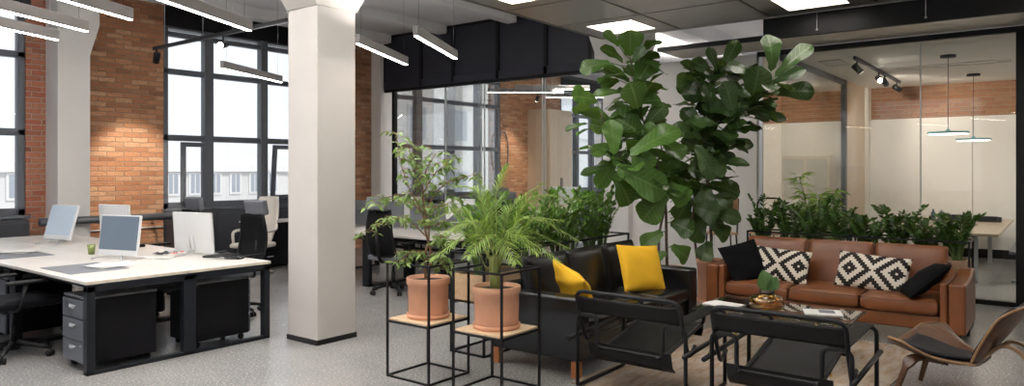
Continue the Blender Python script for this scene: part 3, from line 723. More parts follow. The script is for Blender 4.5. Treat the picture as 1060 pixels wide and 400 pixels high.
def pillow(name, w_, h_, t_, m, label, cat, loc, rot, group=None, n=18, pinch=.05, wr=.0):
    mb = MB(); rs = random.Random(label)
    ph = [rs.uniform(0, 6) for _ in range(6)]
    us = [(.5 - .5 * math.cos(PI * i / n)) * 2 - 1 for i in range(n + 1)]
    def f(a, b, s):
        k = (max(0, 1 - abs(a) ** 2.6) * max(0, 1 - abs(b) ** 2.6)) ** .5
        x = a * w_ / 2 * (1 - pinch * (1 - b * b) * abs(a)); y = b * h_ / 2 * (1 - pinch * (1 - a * a) * abs(b))
        z = s * (t_ / 2 * k + .003) + wr * k * math.sin(4 * a + ph[0] + 3 * b) * math.sin(5 * b + ph[1] + s)
        return (x, y, z)
    for s in (1, -1):
        vs = [f(us[i], us[j], s) for j in range(n + 1) for i in range(n + 1)]
        fs = [(j * (n + 1) + i, j * (n + 1) + i + 1, (j + 1) * (n + 1) + i + 1, (j + 1) * (n + 1) + i) for j in range(n) for i in range(n)]
        mb.add(vs, fs if s > 0 else [q[::-1] for q in fs], True)
    edge = [f(us[i], -1, 0) for i in range(n)] + [f(1, us[j], 0) for j in range(n)] + [f(us[n - i], 1, 0) for i in range(n)] + [f(-1, us[n - j], 0) for j in range(n)]
    root = thing(name, label, cat, loc, 0, group); root.rotation_mode = 'XYZ'
    o = mb.build('cover', m, root); o.rotation_euler = (0, 0, 0)
    MB().tube(edge, .005, 6, True).build('seam', m, root)
    root.rotation_euler = rot
    return root
def lean(face, tilt, roll=0):
    """pillow standing upright, its front turned to heading `face`, leaning back by tilt, rolled in its own plane"""
    fz = Matrix.Rotation(face, 4, 'Z') @ Matrix.Rotation(R(90), 4, 'Z') @ Matrix.Rotation(R(90) - tilt, 4, 'X') @ Matrix.Rotation(roll, 4, 'Z')
    return fz.to_euler()
pillow('throw_pillow', .50, .46, .15, M['yellow'], 'yellow throw pillow upright at the right end of the black sofa', 'pillow', (6.30, 3.26, .66), lean(R(-112), R(22), R(-4)), 'yellow pillows', wr=.008)
pillow('throw_pillow', .44, .44, .15, M['yellow'], 'crumpled yellow throw pillow in the left corner of the black sofa', 'pillow', (5.04, 3.22, .62), lean(R(-30), R(30), R(20)), 'yellow pillows', wr=.02)
pillow('throw_pillow', .64, .36, .13, M['diamond'], 'black and cream diamond pillow on the left half of the brown sofa', 'pillow', (7.83, 2.42, .60), lean(R(180), R(24), R(-4)), 'diamond pillows')
pillow('throw_pillow', .66, .36, .13, M['diamond'], 'black and cream diamond pillow on the right half of the brown sofa', 'pillow', (7.82, 1.50, .60), lean(R(180), R(24), R(-4)), 'diamond pillows')
pillow('throw_pillow', .44, .44, .15, M['velvet'], 'black velvet pillow leaning in the left corner of the brown sofa', 'pillow', (7.70, 2.74, .62), lean(R(222), R(30), R(14)), 'black velvet pillows', wr=.01)
pillow('throw_pillow', .46, .46, .14, M['velvet'], 'black velvet pillow slumped against the right arm of the brown sofa', 'pillow', (7.66, 1.03, .585), lean(R(105), R(48), R(8)), 'black velvet pillows', wr=.01)

# tubular lounge chair; local +x is where the sitter faces
def tube_chair():
    root = thing('lounge_chair', 'tubular black lounge chair with leather straps, turned away, in front of the black sofa', 'chair', (4.83, 2.42, .0), 0, 'tubular lounge chairs')
    W, xr, xf, r = .425, -.34, .36, .0145; m = M['black']; sl = M['sling']; I = W - .165
    def loop(x, zd, za): return fillet([(x, W, r + .012), (x, W, za), (x, I, za), (x, I, zd), (x, -I, zd), (x, -I, za), (x, -W, za), (x, -W, r + .012)], .05)
    MB().tube(loop(xr, .335, .555), r, 10).build('rear_frame', m, root)
    MB().tube(loop(xf, .44, .575), r, 10).build('front_frame', m, root)
    for s in (-1, 1):
        MB().tube(fillet([(xr, s * W, .03), (xr + .03, s * W, r + .012), (xf - .03, s * W, r + .012), (xf, s * W, .03)], .02), r, 10).build('runner', m, root)
        MB().tube([(xr - .08, s * (W + .024), .385), (xf + .0, s * (W + .024), .42)], r * 1.15, 10).build('side_bar', m, root)
        MB().tube(fillet([(xf, s * (I - .024), .44), (xr + .05, s * (I - .024), .315), (xr - .03, s * (I - .024), .335)], .05), r, 8).build('seat_rail', m, root)
        # arm strap over the short top tubes, and the hanging side leather
        MB().band([(xr - .012, s * (I + .09), .545), (xr - .0, s * (I + .09), .572), (0, s * (I + .09), .580), (xf, s * (I + .09), .592), (xf + .012, s * (I + .09), .565)], .115, .005, (0, 1, 0)).build('arm_strap', sl, root)
    B = .405
    MB().tube(fillet([(xr + .20, B, .40), (xr + .10, B, .33), (xr - .01, B, .56), (xr - .055, B, .735), (xr - .055, -B, .735), (xr - .01, -B, .56), (xr + .10, -B, .33), (xr + .20, -B, .40)], .07), r, 10).build('back_frame', m, root)
    def bsf(u, v):
        y = (2 * u - 1) * (B + .012); k = 1 - (2 * u - 1) ** 6; z = .705 - .125 * v - .012 * k * (1 - v); return (xr - .012 - .045 * (z - .56) / .175 - .012 * k, y, z)
    MB().grid(bsf, 24, 6).build('back_strap', sl, root, solid=.007)
    MB().band([(xr - .012, 0, .37), (xr + .015, 0, .27), (xr + .06, 0, .23)], I * 2 + .13, .006, (0, 1, 0)).build('lower_strap', sl, root)
    seat = MB()
    def sf(u, v):
        x = xf + .012 - (xf - xr - .02) * u; y = (2 * v - 1) * (I - .01)
        return (x, y, .452 - .145 * u - .025 * math.sin(PI * v) * math.sin(PI * u))
    seat.grid(sf, 14, 10).build('seat_sling', sl, root, solid=.008)
    MB().band([(xf + .013, 0, .452), (xf + .018, 0, .40), (xf - .02, 0, .36)], I * 2 - .02, .006, (0, 1, 0)).build('front_strap', sl, root)
    return root
tc = tube_chair()
dup(tc, 'tubular black lounge chair with leather straps, turned away, in front of the glass table', (4.86, 1.40, .0))

# glass coffee table
ct = thing('coffee_table', 'glass coffee table with thin brass legs between chair and brown sofa', 'table', (6.20, 1.92, .012))
MB().box(-.36, .36, -.62, .62, .405, .417).build('glass_top', M['table_glass'], ct, bevel=.003)
for s in (-1, 1):
    for t in (-1, 1): MB().tube([(s * .30, t * .50, .0), (s * .22, t * .36, .395)], .011, 8).build('leg', M['brass'], ct)
    MB().tube([(s * .22, -.36, .392), (s * .22, .36, .392)], .009, 8).build('rail', M['brass'], ct)
MB().tube([(-.22, -.36, .392), (.22, -.36, .392)], .009, 8).tube([(-.22, .36, .392), (.22, .36, .392)], .009, 8).build('cross_rail', M['brass'], ct)
vz = .43
va = thing('vase', 'squat amber glass vase with one green leaf on the glass table', 'vase', (6.16, 2.0, vz))
pr = [(.07, 0), (.130, .012), (.145, .04), (.145, .080), (.128, .11), (.072, .128), (.058, .136), (.058, .165)]
MB().lathe(pr + [(.052, .165), (.052, .134), (.12, .104), (.138, .078), (.138, .042), (.12, .018), (0, .012)], 32).build('vase_body', M['amber_glass'], va)
MB().lathe([(.0635, .128), (.0635, .168), (.0585, .168), (.0585, .128)], 28).build('dark_rim', pbr('dark_rim', (.035, .018, .010), .3), va)
def magazine(x, y, z, rz, w_, d_, label, m):
    root = thing('magazine', label, 'magazine', (x, y, z), rz)
    mb = MB().grid(lambda u, v: (-w_ / 2 + w_ * u, -d_ / 2 + d_ * v, .009 + .004 * math.sin(PI * u)), 10, 2).box(-w_ / 2, w_ / 2, -d_ / 2, d_ / 2, 0, .008)
    mb.build('pages', M['paper'], root); MB().box(-w_ * .3, w_ * .3, -d_ * .32, d_ * .1, .0125, .0135).build('cover_picture', m, root)
magazine(6.28, 1.58, vz, R(20), .22, .29, 'open magazine with a grey picture on the glass table right of the vase', M['mat_grey'])
magazine(6.12, 2.36, vz, R(-12), .22, .30, 'white magazine on the glass table left of the vase', M['paper'])

# moulded three-legged shell chair; local +x is where the sitter faces
def shell_chair():
    root = thing('shell_chair', 'moulded walnut shell chair with black pads and arched rear legs', 'chair', (5.95, .63, 0), R(80))
    def sh(u, v, off=0):
        # v 0 rear .. 1 front; u -1..1 across
        hw = .17 + .30 * math.sin(PI * min(1, v * 1.02) ** 1.15 * .5) ** 1.0
        hw *= (1 - .55 * max(0, v - .72) ** 1.0 / .28 * abs(1) * .55)
        y = u * hw; x = -.20 + .56 * v - .10 * u * u * max(0, v - .4)
        z = .285 + .055 * v + .17 * (abs(y) / .46) ** 2.0 * (.45 + .55 * v) - .03 * math.sin(PI * v)
        return (x, y, z + off)
    mb = MB(); mb.grid(lambda a, b: sh(2 * a - 1, b), 24, 18); mb.build('seat_shell', M['walnut'], root, solid=.018)
    ed = [sh(1, i / 18) for i in range(19)] + [sh(1 - 2 * i / 24, 1) for i in range(1, 25)] + [sh(-1, 1 - i / 18) for i in range(1, 19)]
    MB().tube(ed, .0095, 6).build('seat_edge', M['walnut_edge'], root)
    mb = MB(); mb.grid(lambda a, b: sh((2 * a - 1) * .44, .02 + b * .86, .026 + .014 * math.sin(PI * a) * math.sin(PI * b)), 16, 14); mb.build('seat_pad', M['pad'], root, solid=.03)
    def bk(u, v, off=0):
        hw = .13 + .15 * math.sin(PI * min(1, .12 + .80 * v) ** .9 * .62) if v < .8 else .13 + .15 * math.sin(PI * min(1, .12 + .80 * .8) ** .9 * .62)
        if v > .7: hw *= math.sqrt(max(.02, 1 - ((v - .7) / .32) ** 2))
        y = u * hw; b = R(34)
        s = v * .52; cur = .07 * (y / .28) ** 2
        return (-.19 - math.sin(b) * s + math.cos(b) * (cur + off), y, .288 + math.cos(b) * s + math.sin(b) * (cur + off) * .8)
    mb = MB(); mb.grid(lambda a, b: bk(2 * a - 1, b), 18, 20); mb.build('back_shell', M['walnut'], root, solid=.018)
    ed = [bk(1, i / 20) for i in range(21)] + [bk(1 - 2 * i / 18, 1) for i in range(1, 19)] + [bk(-1, 1 - i / 20) for i in range(1, 21)]
    MB().tube(ed, .0095, 6).build('back_edge', M['walnut_edge'], root)
    mb = MB(); mb.grid(lambda a, b: bk((2 * a - 1) * .80, .10 + b * .83, .026 + .012 * math.sin(PI * a) * math.sin(PI * b)), 14, 16); mb.build('back_pad', M['pad'], root, solid=.03)
    for s in (-1, 1):
        fp = fillet([(.0, s * .11, .265), (.17, s * .185, .288), (.215, s * .215, .24), (.285, s * .26, .004)], .08, n=6)
        MB().band(fp, [.05 + .03 * min(1, 2 * i / 15) - .048 * max(0, i - 11) / 4 for i in range(16)], .026, (.75, -s * .35, .35)).build('front_leg', M['walnut'], root, bevel=.006)
        MB().band(fillet([(.12, s * .05, .272), (-.14, s * .06, .255), (-.34, s * .08, .46), (-.47, s * .11, .40), (-.56, s * .15, 0)], .12, n=6), .05, .022, (0, 1, 0)).build('rear_leg', M['walnut_edge'], root, bevel=.005)
    return root
sc_ = shell_chair()

# ------------------------------------------------------------------ desks and office furniture
def bench_desk(x0, y0, label, group='white bench desks', ln=1.6, wd=1.65):
    root = thing('bench_desk', label, 'desk', (x0 + wd / 2, y0 + ln / 2, 0), 0, group); hw, hl = wd / 2, ln / 2
    for s in (-1, 1):
        MB().box(s * .006, s * hw, -hl + .002, hl - .002, .715, .742).build('tabletop', M['desk_white'], root, bevel=.004)
        MB().box(s * .004, s * (hw + .001), -hl + .001, -hl + .003, .7165, .739).build('edge_strip', M['desk_edge'], root)
    e = .035; d = M['desk_frame']
    for y in (-hl + .035, hl - .035):
        f = MB()
        for x, q in ((-hw + .04, .03), (.02, .055), (hw - .04, .03)): f.box(x - q, x + q, y - e, y + e, 0, .70)
        f.box(-hw + .01, hw - .01, y - e, y + e, .655, .714).box(-hw + .01, hw - .01, y - e, y + e, 0, .03)
        f.build('leg_frame', d, root, bevel=.003)
    for x in (-hw + .12, hw - .12): MB().box(x - .02, x + .02, -hl + .07, hl - .07, .66, .714).build('beam', d, root)
    MB().box(-.16, .16, -hl + .1, hl - .1, .56, .575).build('cable_tray', d, root)
    return root
bd = bench_desk(2.393, 6.05, 'white bench desk nearest the camera, left of the square column')
def desk_at(x0, y0, label): return dup(bd, label, (x0 + .825, y0 + .8, 0))
desk_at(2.393, 7.65, 'white bench desk second from the front in the left row')
desk_at(2.393, 9.25, 'white bench desk at the window end of the left row')
desk_at(6.60, 6.05, 'white bench desk behind the small potted tree, front of the middle row')
desk_at(6.60, 7.65, 'white bench desk second from the front in the middle row behind the small tree')
#desk_at(6.60, 9.25, 'white bench desk at the window end of the middle row')
def pedestal(loc, rz, label):
    root = thing('drawer_pedestal', label, 'drawer cabinet', loc, rz, 'drawer pedestals under the desks')
    MB().box(-.28, .28, -.205, .205, .06, .58).build('body', M['pedestal'], root, bevel=.005)
    MB().box(-.285, .285, -.21, .21, .58, .60).build('top', M['pedestal_top'], root, bevel=.004)
    zz = (.07, .245, .42, .575)
    for a, b in zip(zz, zz[1:]):
        dr = MB().box(.28, .298, -.20, .20, a, b - .008).build('drawer', M['pedestal_front'], root, bevel=.004)
        h = MB()
        h.grid(lambda u, v: (.2985 + .022 * math.sin(PI * v) * math.sin(PI * u), -.06 + .12 * u, b - .05 - .03 * math.sin(PI * u) * v), 12, 4); h.build('handle', M['silver'], dr, solid=.004)
    MB().cyl((.297, .15, .20), (.304, .15, .20), .012, 10).build('lock', M['chrome'], root)
    for sx in (-1, 1):
        for sy in (-1, 1):
            MB().cyl((sx * .22, sy * .16 - .012, .028), (sx * .22, sy * .16 + .012, .028), .028, 12).cyl((sx * .22, sy * .16, .03), (sx * .22, sy * .16, .062), .01, 6).build('caster', M['plastic_black'], root)
    return root
pd = pedestal((2.72, 6.37, .0), R(180), 'dark grey drawer pedestal under the near left corner of the front desk')
dup(pd, 'black drawer pedestal under the right half of the front desk beside the square column', (3.62, 6.40, .0), 0)
dup(pd, 'dark drawer pedestal under the second desk of the left row', (2.72, 8.10, .0), R(180))
dup(pd, 'dark drawer pedestal at the right side of the second desk in the left row', (3.62, 8.05, 0), 0)

def office_chair(label, loc, rz, head=True, arm=True, col='mesh_black', shell='plastic_black', seatc='grey_fabric', group='office swivel chairs', cap=None):
    root = thing('office_chair', label, 'office chair', loc, rz, group); pb = M[shell]
    hub = MB().cyl((0, 0, .06), (0, 0, .13), .045, 14)
    for k in range(5):
        a = 2 * PI * k / 5 + .3; d = Vector((math.cos(a), math.sin(a), 0))
        hub.tube([d * .03 + Vector((0, 0, .115)), d * .18 + Vector((0, 0, .10)), d * .31 + Vector((0, 0, .075))], [.026, .021, .015], 8)
    hub.build('base', pb, root)
    for k in range(5):
        a = 2 * PI * k / 5 + .3; d = Vector((math.cos(a), math.sin(a), 0)); t = Vector((-d.y, d.x, 0)); c = d * .31 + Vector((0, 0, .028))
        cm_ = MB().cyl(c - t * .026, c - t * .006, .028, 12).cyl(c + t * .006, c + t * .026, .028, 12).cyl(c + Vector((0, 0, .0)), c + Vector((0, 0, .05)), .011, 8)
        cm_.build('caster', M['plastic_black'], root)
    MB().cyl((0, 0, .12), (0, 0, .28), .027, 12).cyl((0, 0, .26), (0, 0, .41), .016, 10).box(-.11, .11, -.09, .09, .39, .435).build('gas_column', M['plastic_black'], root)
    s = puff(.50, .50, .09, 12, edge=.55); s.build('seat', M[seatc], root, loc=(.03, 0, .43))
    def bkf(u, v, o=0):
        y = (2 * u - 1) * (.21 - .035 * v + .02 * math.sin(PI * v)); z = .50 + .60 * v
        x = -.235 - .10 * v + .05 * math.sin(PI * v * 1.1) * -1 + .05 * (2 * u - 1) ** 2 + o
        return (x, y, z)
    b = MB(); b.grid(bkf, 12, 14); b.build('backrest', M[col], root, solid=.012)
    ed = [bkf(0, i / 14) for i in range(15)] + [bkf(i / 12, 1) for i in range(1, 13)] + [bkf(1, 1 - i / 14) for i in range(1, 15)] + [bkf(1 - i / 12, 0) for i in range(1, 12)]
    MB().tube(ed, .013, 8, True).build('back_frame', pb, root)
    MB().tube(fillet([(-.02, 0, .41), (-.28, 0, .43), (-.31, 0, .60), (-.34, 0, .80)], .08), .022, 10).build('back_support', pb, root)
    if head:
        MB().tube([(-.35, 0, 1.05), (-.37, 0, 1.14)], .014, 8).build('headrest_stem', pb, root)
        h = puff(.17, .32, .085, 10, edge=.6).build('headrest', M['grey_fabric'], root, loc=(-.335, 0, 1.185)); h.rotation_euler = (0, R(-78), 0); h.location = (-.285, 0, 1.175)
    if arm:
        for q in (-1, 1):
            MB().tube(fillet([(-.10, q * .17, .42), (-.06, q * .275, .44), (-.02, q * .285, .66)], .05), .016, 8).build('arm_post', pb, root)
            MB().box(-.17, .14, q * .285 - .035, q * .285 + .035, .655, .685).build('armrest', pb, root, bevel=.013)
    return root
oc = office_chair('black office chair with loop armrests at the front left desk edge', (2.28, 7.22, 0), R(4), head=False, seatc='pedestal')
oh = office_chair('black mesh office chair with grey headrest beside the square column', (4.44, 7.36, 0), R(190))
dup(oh, 'mesh office chair with grey headrest behind the white monitor, toward the window', (4.48, 8.85, 0), R(184))
dup(oc, 'black office chair at the left side of the second left desk', (2.1, 8.85, 0), R(-5))
dup(oh, 'black office chair with mesh back just right of the square column', (6.52, 7.0, 0), R(8), 'office swivel chairs')
dup(oh, 'mesh office chair with grey headrest rising behind the palm leaves', (8.62, 6.95, 0), R(186))
dup(oh, 'mesh office chair with grey headrest at the window end of the middle desks', (8.65, 8.6, 0), R(175))
#dup(oh, 'dark on the middle left', (6.34, 8.9, 0), R(-8))
# beige chair by the window
def shell_seat(label, loc, rz, m='white_plastic'):
    root = thing('shell_armchair', label, 'chair', loc, rz)
    hub = MB().cyl((0, 0, .05), (0, 0, .12), .04, 12)
    for k in range(5):
        a = 2 * PI * k / 5; d = Vector((math.cos(a), math.sin(a), 0)); hub.tube([d * .02 + Vector((0, 0, .10)), d * .30 + Vector((0, 0, .04))], [.022, .014], 8)
    hub.build('base', M[m], root); MB().cyl((0, 0, .1), (0, 0, .43), .022, 10).build('gas_column', M['silver'], root)
    puff(.48, .48, .09, 10, edge=.5).build('seat', M[m], root, loc=(.03, 0, .43))
    def f(u, v): y = (2 * u - 1) * (.17 + .06 * math.sin(PI * v)); return (-.21 - .20 * v + .06 * (2 * u - 1) ** 2, y, .50 + .70 * v)
    MB().grid(f, 10, 12).build('backrest', M[m], root, solid=.03)
    for q in (-1, 1): MB().tube(fillet([(.14, q * .26, .44), (.16, q * .28, .68), (-.18, q * .27, .70), (-.26, q * .2, .80)], .08), .022, 8).build('armrest', M[m], root)
    return root
shell_seat('cream white office armchair near the window behind the mesh chair', (6.25, 9.78, 0), R(200))

def monitor(loc, rz, label, back='mon_back', w_=.54, h_=.40, z=.05, tilt=-6, scr='screen'):
    root = thing('monitor', label, 'monitor', loc, rz, 'desktop monitors')
    # screen faces local +x
    p = MB().box(-.016, .012, -w_ / 2, w_ / 2, 0, h_).build('housing', M[back], root, loc=(0, 0, z), bevel=.008); p.rotation_euler = (0, R(tilt), 0)
    MB().box(.012, .014, -w_ / 2 + .012, w_ / 2 - .012, .055, h_ - .012).build('screen', M[scr], p)
    MB().box(-.0175, -.016, -w_ / 2 + .03, w_ / 2 - .03, .03, h_ - .03).build('rear_panel', M[back], p)
    for s in (-1, 1): MB().tube(fillet([(.13, s * .20, .006), (-.02, s * .03, .05), (-.055, s * .03, .20)], .05), .006, 8).build('stand_leg', M['silver'], root)
    MB().tube(fillet([(-.02, -.03, .05), (-.15, 0, .006), (-.02, .03, .05)], .04), .006, 8).build('stand_foot', M['silver'], root)
    return root
T = .742
monitor((3.22, 7.40, T), R(197), 'slim monitor with dark blue grey screen on the front left desk', 'mon_back', .52, .40, .03, -7, 'screen_dark')
monitor((3.42, 9.45, T), R(192), 'slim monitor with pale blue reflection on screen at the far end of the left desks', 'mon_back', .50, .42, .05, -16, 'screen_reflect')
monitor((3.86, 7.12, T), R(12), 'white backed monitor on the right half of the front desks', 'mon_back', .56, .42, .02, -4)
monitor((3.74, 8.62, T), R(12), 'white backed monitor partly hidden behind the dark blue grey screen', 'mon_back', .52, .42, .06, -4)
monitor((7.45, 6.62, T), R(4), 'white backed monitor on the middle desks behind the small tree', 'mon_back', .52, .42, .06)
monitor((7.0, 8.75, T), R(190), 'dark monitor just right of the square column', 'plastic_black', .54, .40, .06)
monitor((7.9, 8.1, T), R(10), 'monitor on the far right of the middle desks', 'mon_back', .54, .40, .06)
def divider(x, y0, y1, label):
    root = thing('desk_divider', label, 'desk divider', (x, (y0 + y1) / 2, T), 0, 'dark screens between desks'); h = (y1 - y0) / 2
    MB().box(-.016, .016, -h, h, .02, .40).build('panel', M['grey_fabric'], root, bevel=.008)
    for s in (-1, 1): MB().box(-.03, .03, s * h * .7 - .02, s * h * .7 + .02, 0, .08).build('bracket', M['silver'], root)
divider(7.42, 6.15, 7.6, 'dark fabric screen on the front middle desk')
divider(7.42, 7.75, 9.2, 'dark fabric screen on the second middle desk')
# small things on the left desks
def papers(x, y, rz, label, n=4, w_=.21, d_=.30):
    root = thing('papers', label, 'papers', (x, y, T + .0045), rz)
    for k in range(n):
        o = MB().grid(lambda u, v: (-w_ / 2 + w_ * u, -d_ / 2 + d_ * v, .002 + .0025 * k + .006 * u * v * (k == n - 1)), 6, 6).build('sheet', M['paper'], root)
        o.rotation_euler = (0, 0, random.uniform(-.25, .25)); o.location = (random.uniform(-.03, .03), random.uniform(-.03, .03), 0)
tag(MB().box(-.24, .24, -.33, .33, 0, .004).build('desk_mat', M['mat_grey'], loc=(2.72, 6.90, T), bevel=.002), 'grey desk mat near the left edge of the front desk', 'desk mat')
papers(2.88, 6.86, .3, 'loose white papers lying on the grey desk mat', 4)
papers(2.80, 8.75, .8, 'sheaf of papers on the second left desk', 5)
tag(MB().box(-.24, .24, -.33, .33, 0, .004).build('desk_mat', M['mat_grey'], loc=(2.72, 8.55, T), bevel=.002), 'grey desk mat under the sheaf of papers on the second left desk', 'desk mat')
papers(3.02, 6.55 + .3, -.6, 'sheet of white paper in front of the blue grey monitor', 2)
cu = thing('cup', 'small olive green glass cup on the left desks', 'cup', (3.22, 8.0, T))
MB().lathe([(.03, 0), (.038, .10), (.035, .10), (.028, .006), (0, .006)], 20).build('cup_body', M['green_glass'], cu); MB().lathe([(0, .06), (.033, .06)], 16).build('contents', M['soil'], cu)
def cable(label, pts, r=.0045, m='cable'):
    tag(MB().tube(fillet(pts, .06, n=5), r, 6).build('power_cable', M[m]), label, 'cable', 'loose cables on the desk')
def scribble(cx, cy, n, sp, sd):
    q = random.Random(sd); z = T + .006; return [(cx + q.uniform(-sp, sp), cy + q.uniform(-sp, sp), z + q.uniform(0, .035)) for _ in range(n)]
cable('tangle of dark cable beside the white monitor, right', scribble(3.86, 6.62, 22, .15, 3), .007)
cable('tangle of dark cable at the right rim of the front desk', scribble(3.90, 6.45, 16, .10, 5), .008)
cable('grey cable tangle left of the white monitor', scribble(3.66, 7.35, 14, .12, 8), .0045, 'pipe')
cable('white cable trailing over the front desk', scribble(3.42, 7.0, 8, .2, 11), .003, 'paper')
ps = thing('power_strip', 'white power strip with red switch among the desk cables', 'power strip', (3.68, 7.12, T), .5)
MB().box(-.11, .11, -.025, .025, 0, .035).build('strip_body', M['paper'], ps, bevel=.006); MB().box(.05, .085, -.015, .015, .035, .042).build('switch', M['red'], ps); MB().box(-.09, -.02, -.02, .02, .035, .038).build('sockets', M['red'], ps)
def keyboard(x, y, rz, label):
    root = thing('keyboard', label, 'keyboard', (x, y, T), rz)
    MB().box(-.06, .06, -.2, .2, 0, .012).build('keyboard_body', M['silver'], root, bevel=.004)
    k = MB()
    for i in range(5):
        for j in range(14): k.box(-.052 + i * .021, -.035 + i * .021, -.192 + j * .0275, -.170 + j * .0275, .012, .016)
    k.build('keys', M['paper'], root)
keyboard(3.46, 7.15, R(15), 'white keyboard in front of the blue grey monitor')
mo = thing('computer_mouse', 'black computer mouse on the rear part of the left desks', 'mouse', (3.85, 8.3, T)); puff(.10, .06, .035, 8, edge=.3).build('mouse_body', M['plastic_black'], mo)
# dark drawer cabinet with a white top by the window
sb = thing('drawer_cabinet', 'dark three drawer cabinet with white top left of the square column', 'drawer cabinet', (6.99, 10.6, 0), 0)
MB().box(-.32, .60, -.24, .24, .03, .74).build('body', M['pedestal'], sb, bevel=.005); MB().box(-.34, .62, -.26, .26, .74, .765).build('top', M['desk_white'], sb, bevel=.004)
for a in (.05, .28, .51):
    for x in (-.30,):
        dr = MB().box(x, x + .42, -.258, -.24, a, a + .215).build('drawer', M['pedestal'], sb, bevel=.004); MB().box(x + .15, x + .27, -.272, -.258, a + .13, a + .15).build('handle', M['silver'], dr, bevel=.005)

# ------------------------------------------------------------------ behind the glass partition
wr = thing('wardrobe', 'tall pale wooden cabinet behind the glass partition', 'wardrobe', (16.25, 11.2, 0))
MB().box(-.55, .55, -.36, .36, 0, 3.25).build('body', M['oak'], wr, bevel=.006)
for k in range(2):
    d = MB().box(-.54 + .542 * k, -.54 + .542 * k + .535, -.38, -.36, .06, 3.22).build('door', M['oak'], wr, bevel=.004); MB().box(-.045 + .07 * k, -.03 + .07 * k, -.40, -.38, 1.0, 1.4).build('handle', M['black'], d)
hp_ = thing('wall_hoop', 'thin dark oval hoop on the brick pier behind the glass', 'wall ornament', (14.62, 11.54, 2.1))
MB().tube([(.20 * math.cos(2 * PI * k / 32), 0, .52 * math.sin(2 * PI * k / 32)) for k in range(32)], .016, 8, True).build('hoop', M['frame'], hp_)
wl = thing('wall_spot', 'spotlight fixture above the brick pier behind the glass', 'spotlight', (15.2, 10.6, 3.55)); MB().box(-.4, .4, -.02, .02, 0, .04).build('track', M['black'], wl); MB().cyl((-.3, 0, .03), (-.3, 0, .85), .004, 5).cyl((.3, 0, .03), (.3, 0, .85), .004, 5).build('suspension_wire', M['silver'], wl)
spot_head(wl, (-.38, 0, 0), (.0, .45, -.9), 90, 60)
gd = thing('bench_desk', 'white desk with monitor behind the glass partition', 'desk', (12.75, 8.3, 0), R(-50)); MB().box(-.9, .9, -.4, .4, .715, .742).build('tabletop', M['desk_white'], gd, bevel=.004)
for s in (-1, 1): MB().box(s * .86 - .03, s * .86 + .03, -.36, .36, 0, .715).build('leg_panel', M['desk_frame'], gd)
mg = monitor((12.62, 8.28, T), R(40), 'white backed monitor behind the glass partition', 'mon_back', .60, .36, .16)
dup(oh, 'office chair behind the glass partition, left of the monitor', (11.25, 8.95, 0), R(40))
# meeting table and what stands on it
mt = thing('meeting_table', 'long oak meeting table with steel legs behind the glass front', 'table', (13.6, 1.45, 0))
MB().box(-1.85, 1.85, -.76, .76, .70, .74).build('tabletop', M['table_oak'], mt, bevel=.004)
for x in (-1.3, 1.3):
    for y in (-.45, .45): MB().box(x - .03, x + .03, y - .03, y + .03, 0, .70).build('leg', M['silver'], mt, bevel=.003)
    MB().box(x - .03, x + .03, -.45, .45, .64, .70).build('crossbar', M['silver'], mt)
def speakerbox(x, y, label):
    root = thing('table_device', label, 'table device', (x, y, .742), 0, 'dark devices on the meeting table')
    MB().prism([(-.11, 0), (.11, 0), (.09, .075), (-.06, .09)], -.17, .17).build('device_body', M['plastic_black'], root, bevel=.01); MB().box(-.07, .03, -.12, .12, .088, .094).build('screen', M['screen'], root)
speakerbox(14.7, 1.43, 'dark conference device on the far half of the meeting table, the left one'); speakerbox(14.5, .98, 'dark conference device on the far half of the meeting table, the right one')
def bottle(x, y, h, label):
    root = thing('bottle', label, 'bottle', (x, y, .742), 0, 'small dark bottles on the meeting table')
    MB().lathe([(.035, 0), (.036, h * .6), (.014, h * .75), (.014, h * .92)], 14).build('bottle_body', M['screen'], root); MB().lathe([(.016, h * .9), (.016, h), (0, h)], 10).build('cap', M['paper'], root)
bottle(14.3, 1.78, .22, 'small dark bottle on the meeting table, the left one'); bottle(14.3, 1.66, .20, 'small dark bottle on the meeting table, the right one')
def bench(x, y, label):
    root = thing('bench', label, 'bench', (x, y, 0), 0, 'benches in the meeting room'); MB().box(-1.5, 1.5, -.18, .18, .43, .47).build('seat', M['pedestal_front'], root, bevel=.005)
    for s in (-1.2, 1.2):
        MB().box(s - .02, s + .02, -.16, .16, 0, .03).box(s - .02, s + .02, -.02, .02, .03, .43).build('leg', M['silver'], root)
bench(13.7, .42, 'dark bench along the near side of the meeting table')
shell_seat('cream rounded armchair between plywood wall and meeting table', (12.5, 2.72, 0), R(-60))
# bar chairs by the white wall stub
def bar_chair(loc, rz, label, wood_back=True):
    root = thing('bar_chair', label, 'bar chair', loc, rz, 'bar chairs by the white wall'); b = M['black']
    for sx in (-1, 1):
        for sy in (-1, 1): MB().tube([(sx * .20, sy * .20, 0), (sx * .15, sy * .16, .74)], .011, 8).build('leg', b, root)
    MB().tube(fillet([(-.18, -.18, .26), (.18, -.18, .26), (.18, .18, .26), (-.18, .18, .26)], .03, True), .009, 8, True).build('footrest', b, root)
    MB().box(-.18, .18, -.19, .19, .74, .765).build('seat', M['chair_wood'], root, bevel=.01)
    MB().tube(fillet([(-.16, -.17, .74), (-.23, -.17, 1.24), (-.23, .17, 1.24), (-.16, .17, .74)], .10 if not wood_back else .04), .011, 8).build('back_frame', b, root)
    if wood_back: MB().box(-.238, -.222, -.17, .17, 1.04, 1.25).build('backrest', M['chair_wood'], root, bevel=.006)
bar_chair((9.55, 3.72, 0), R(35), 'bar chair with wooden backrest between fig trees and brown sofa')
bar_chair((9.85, 3.22, 0), R(35), 'bar chair with an empty arched tube back behind the brown sofa', False)

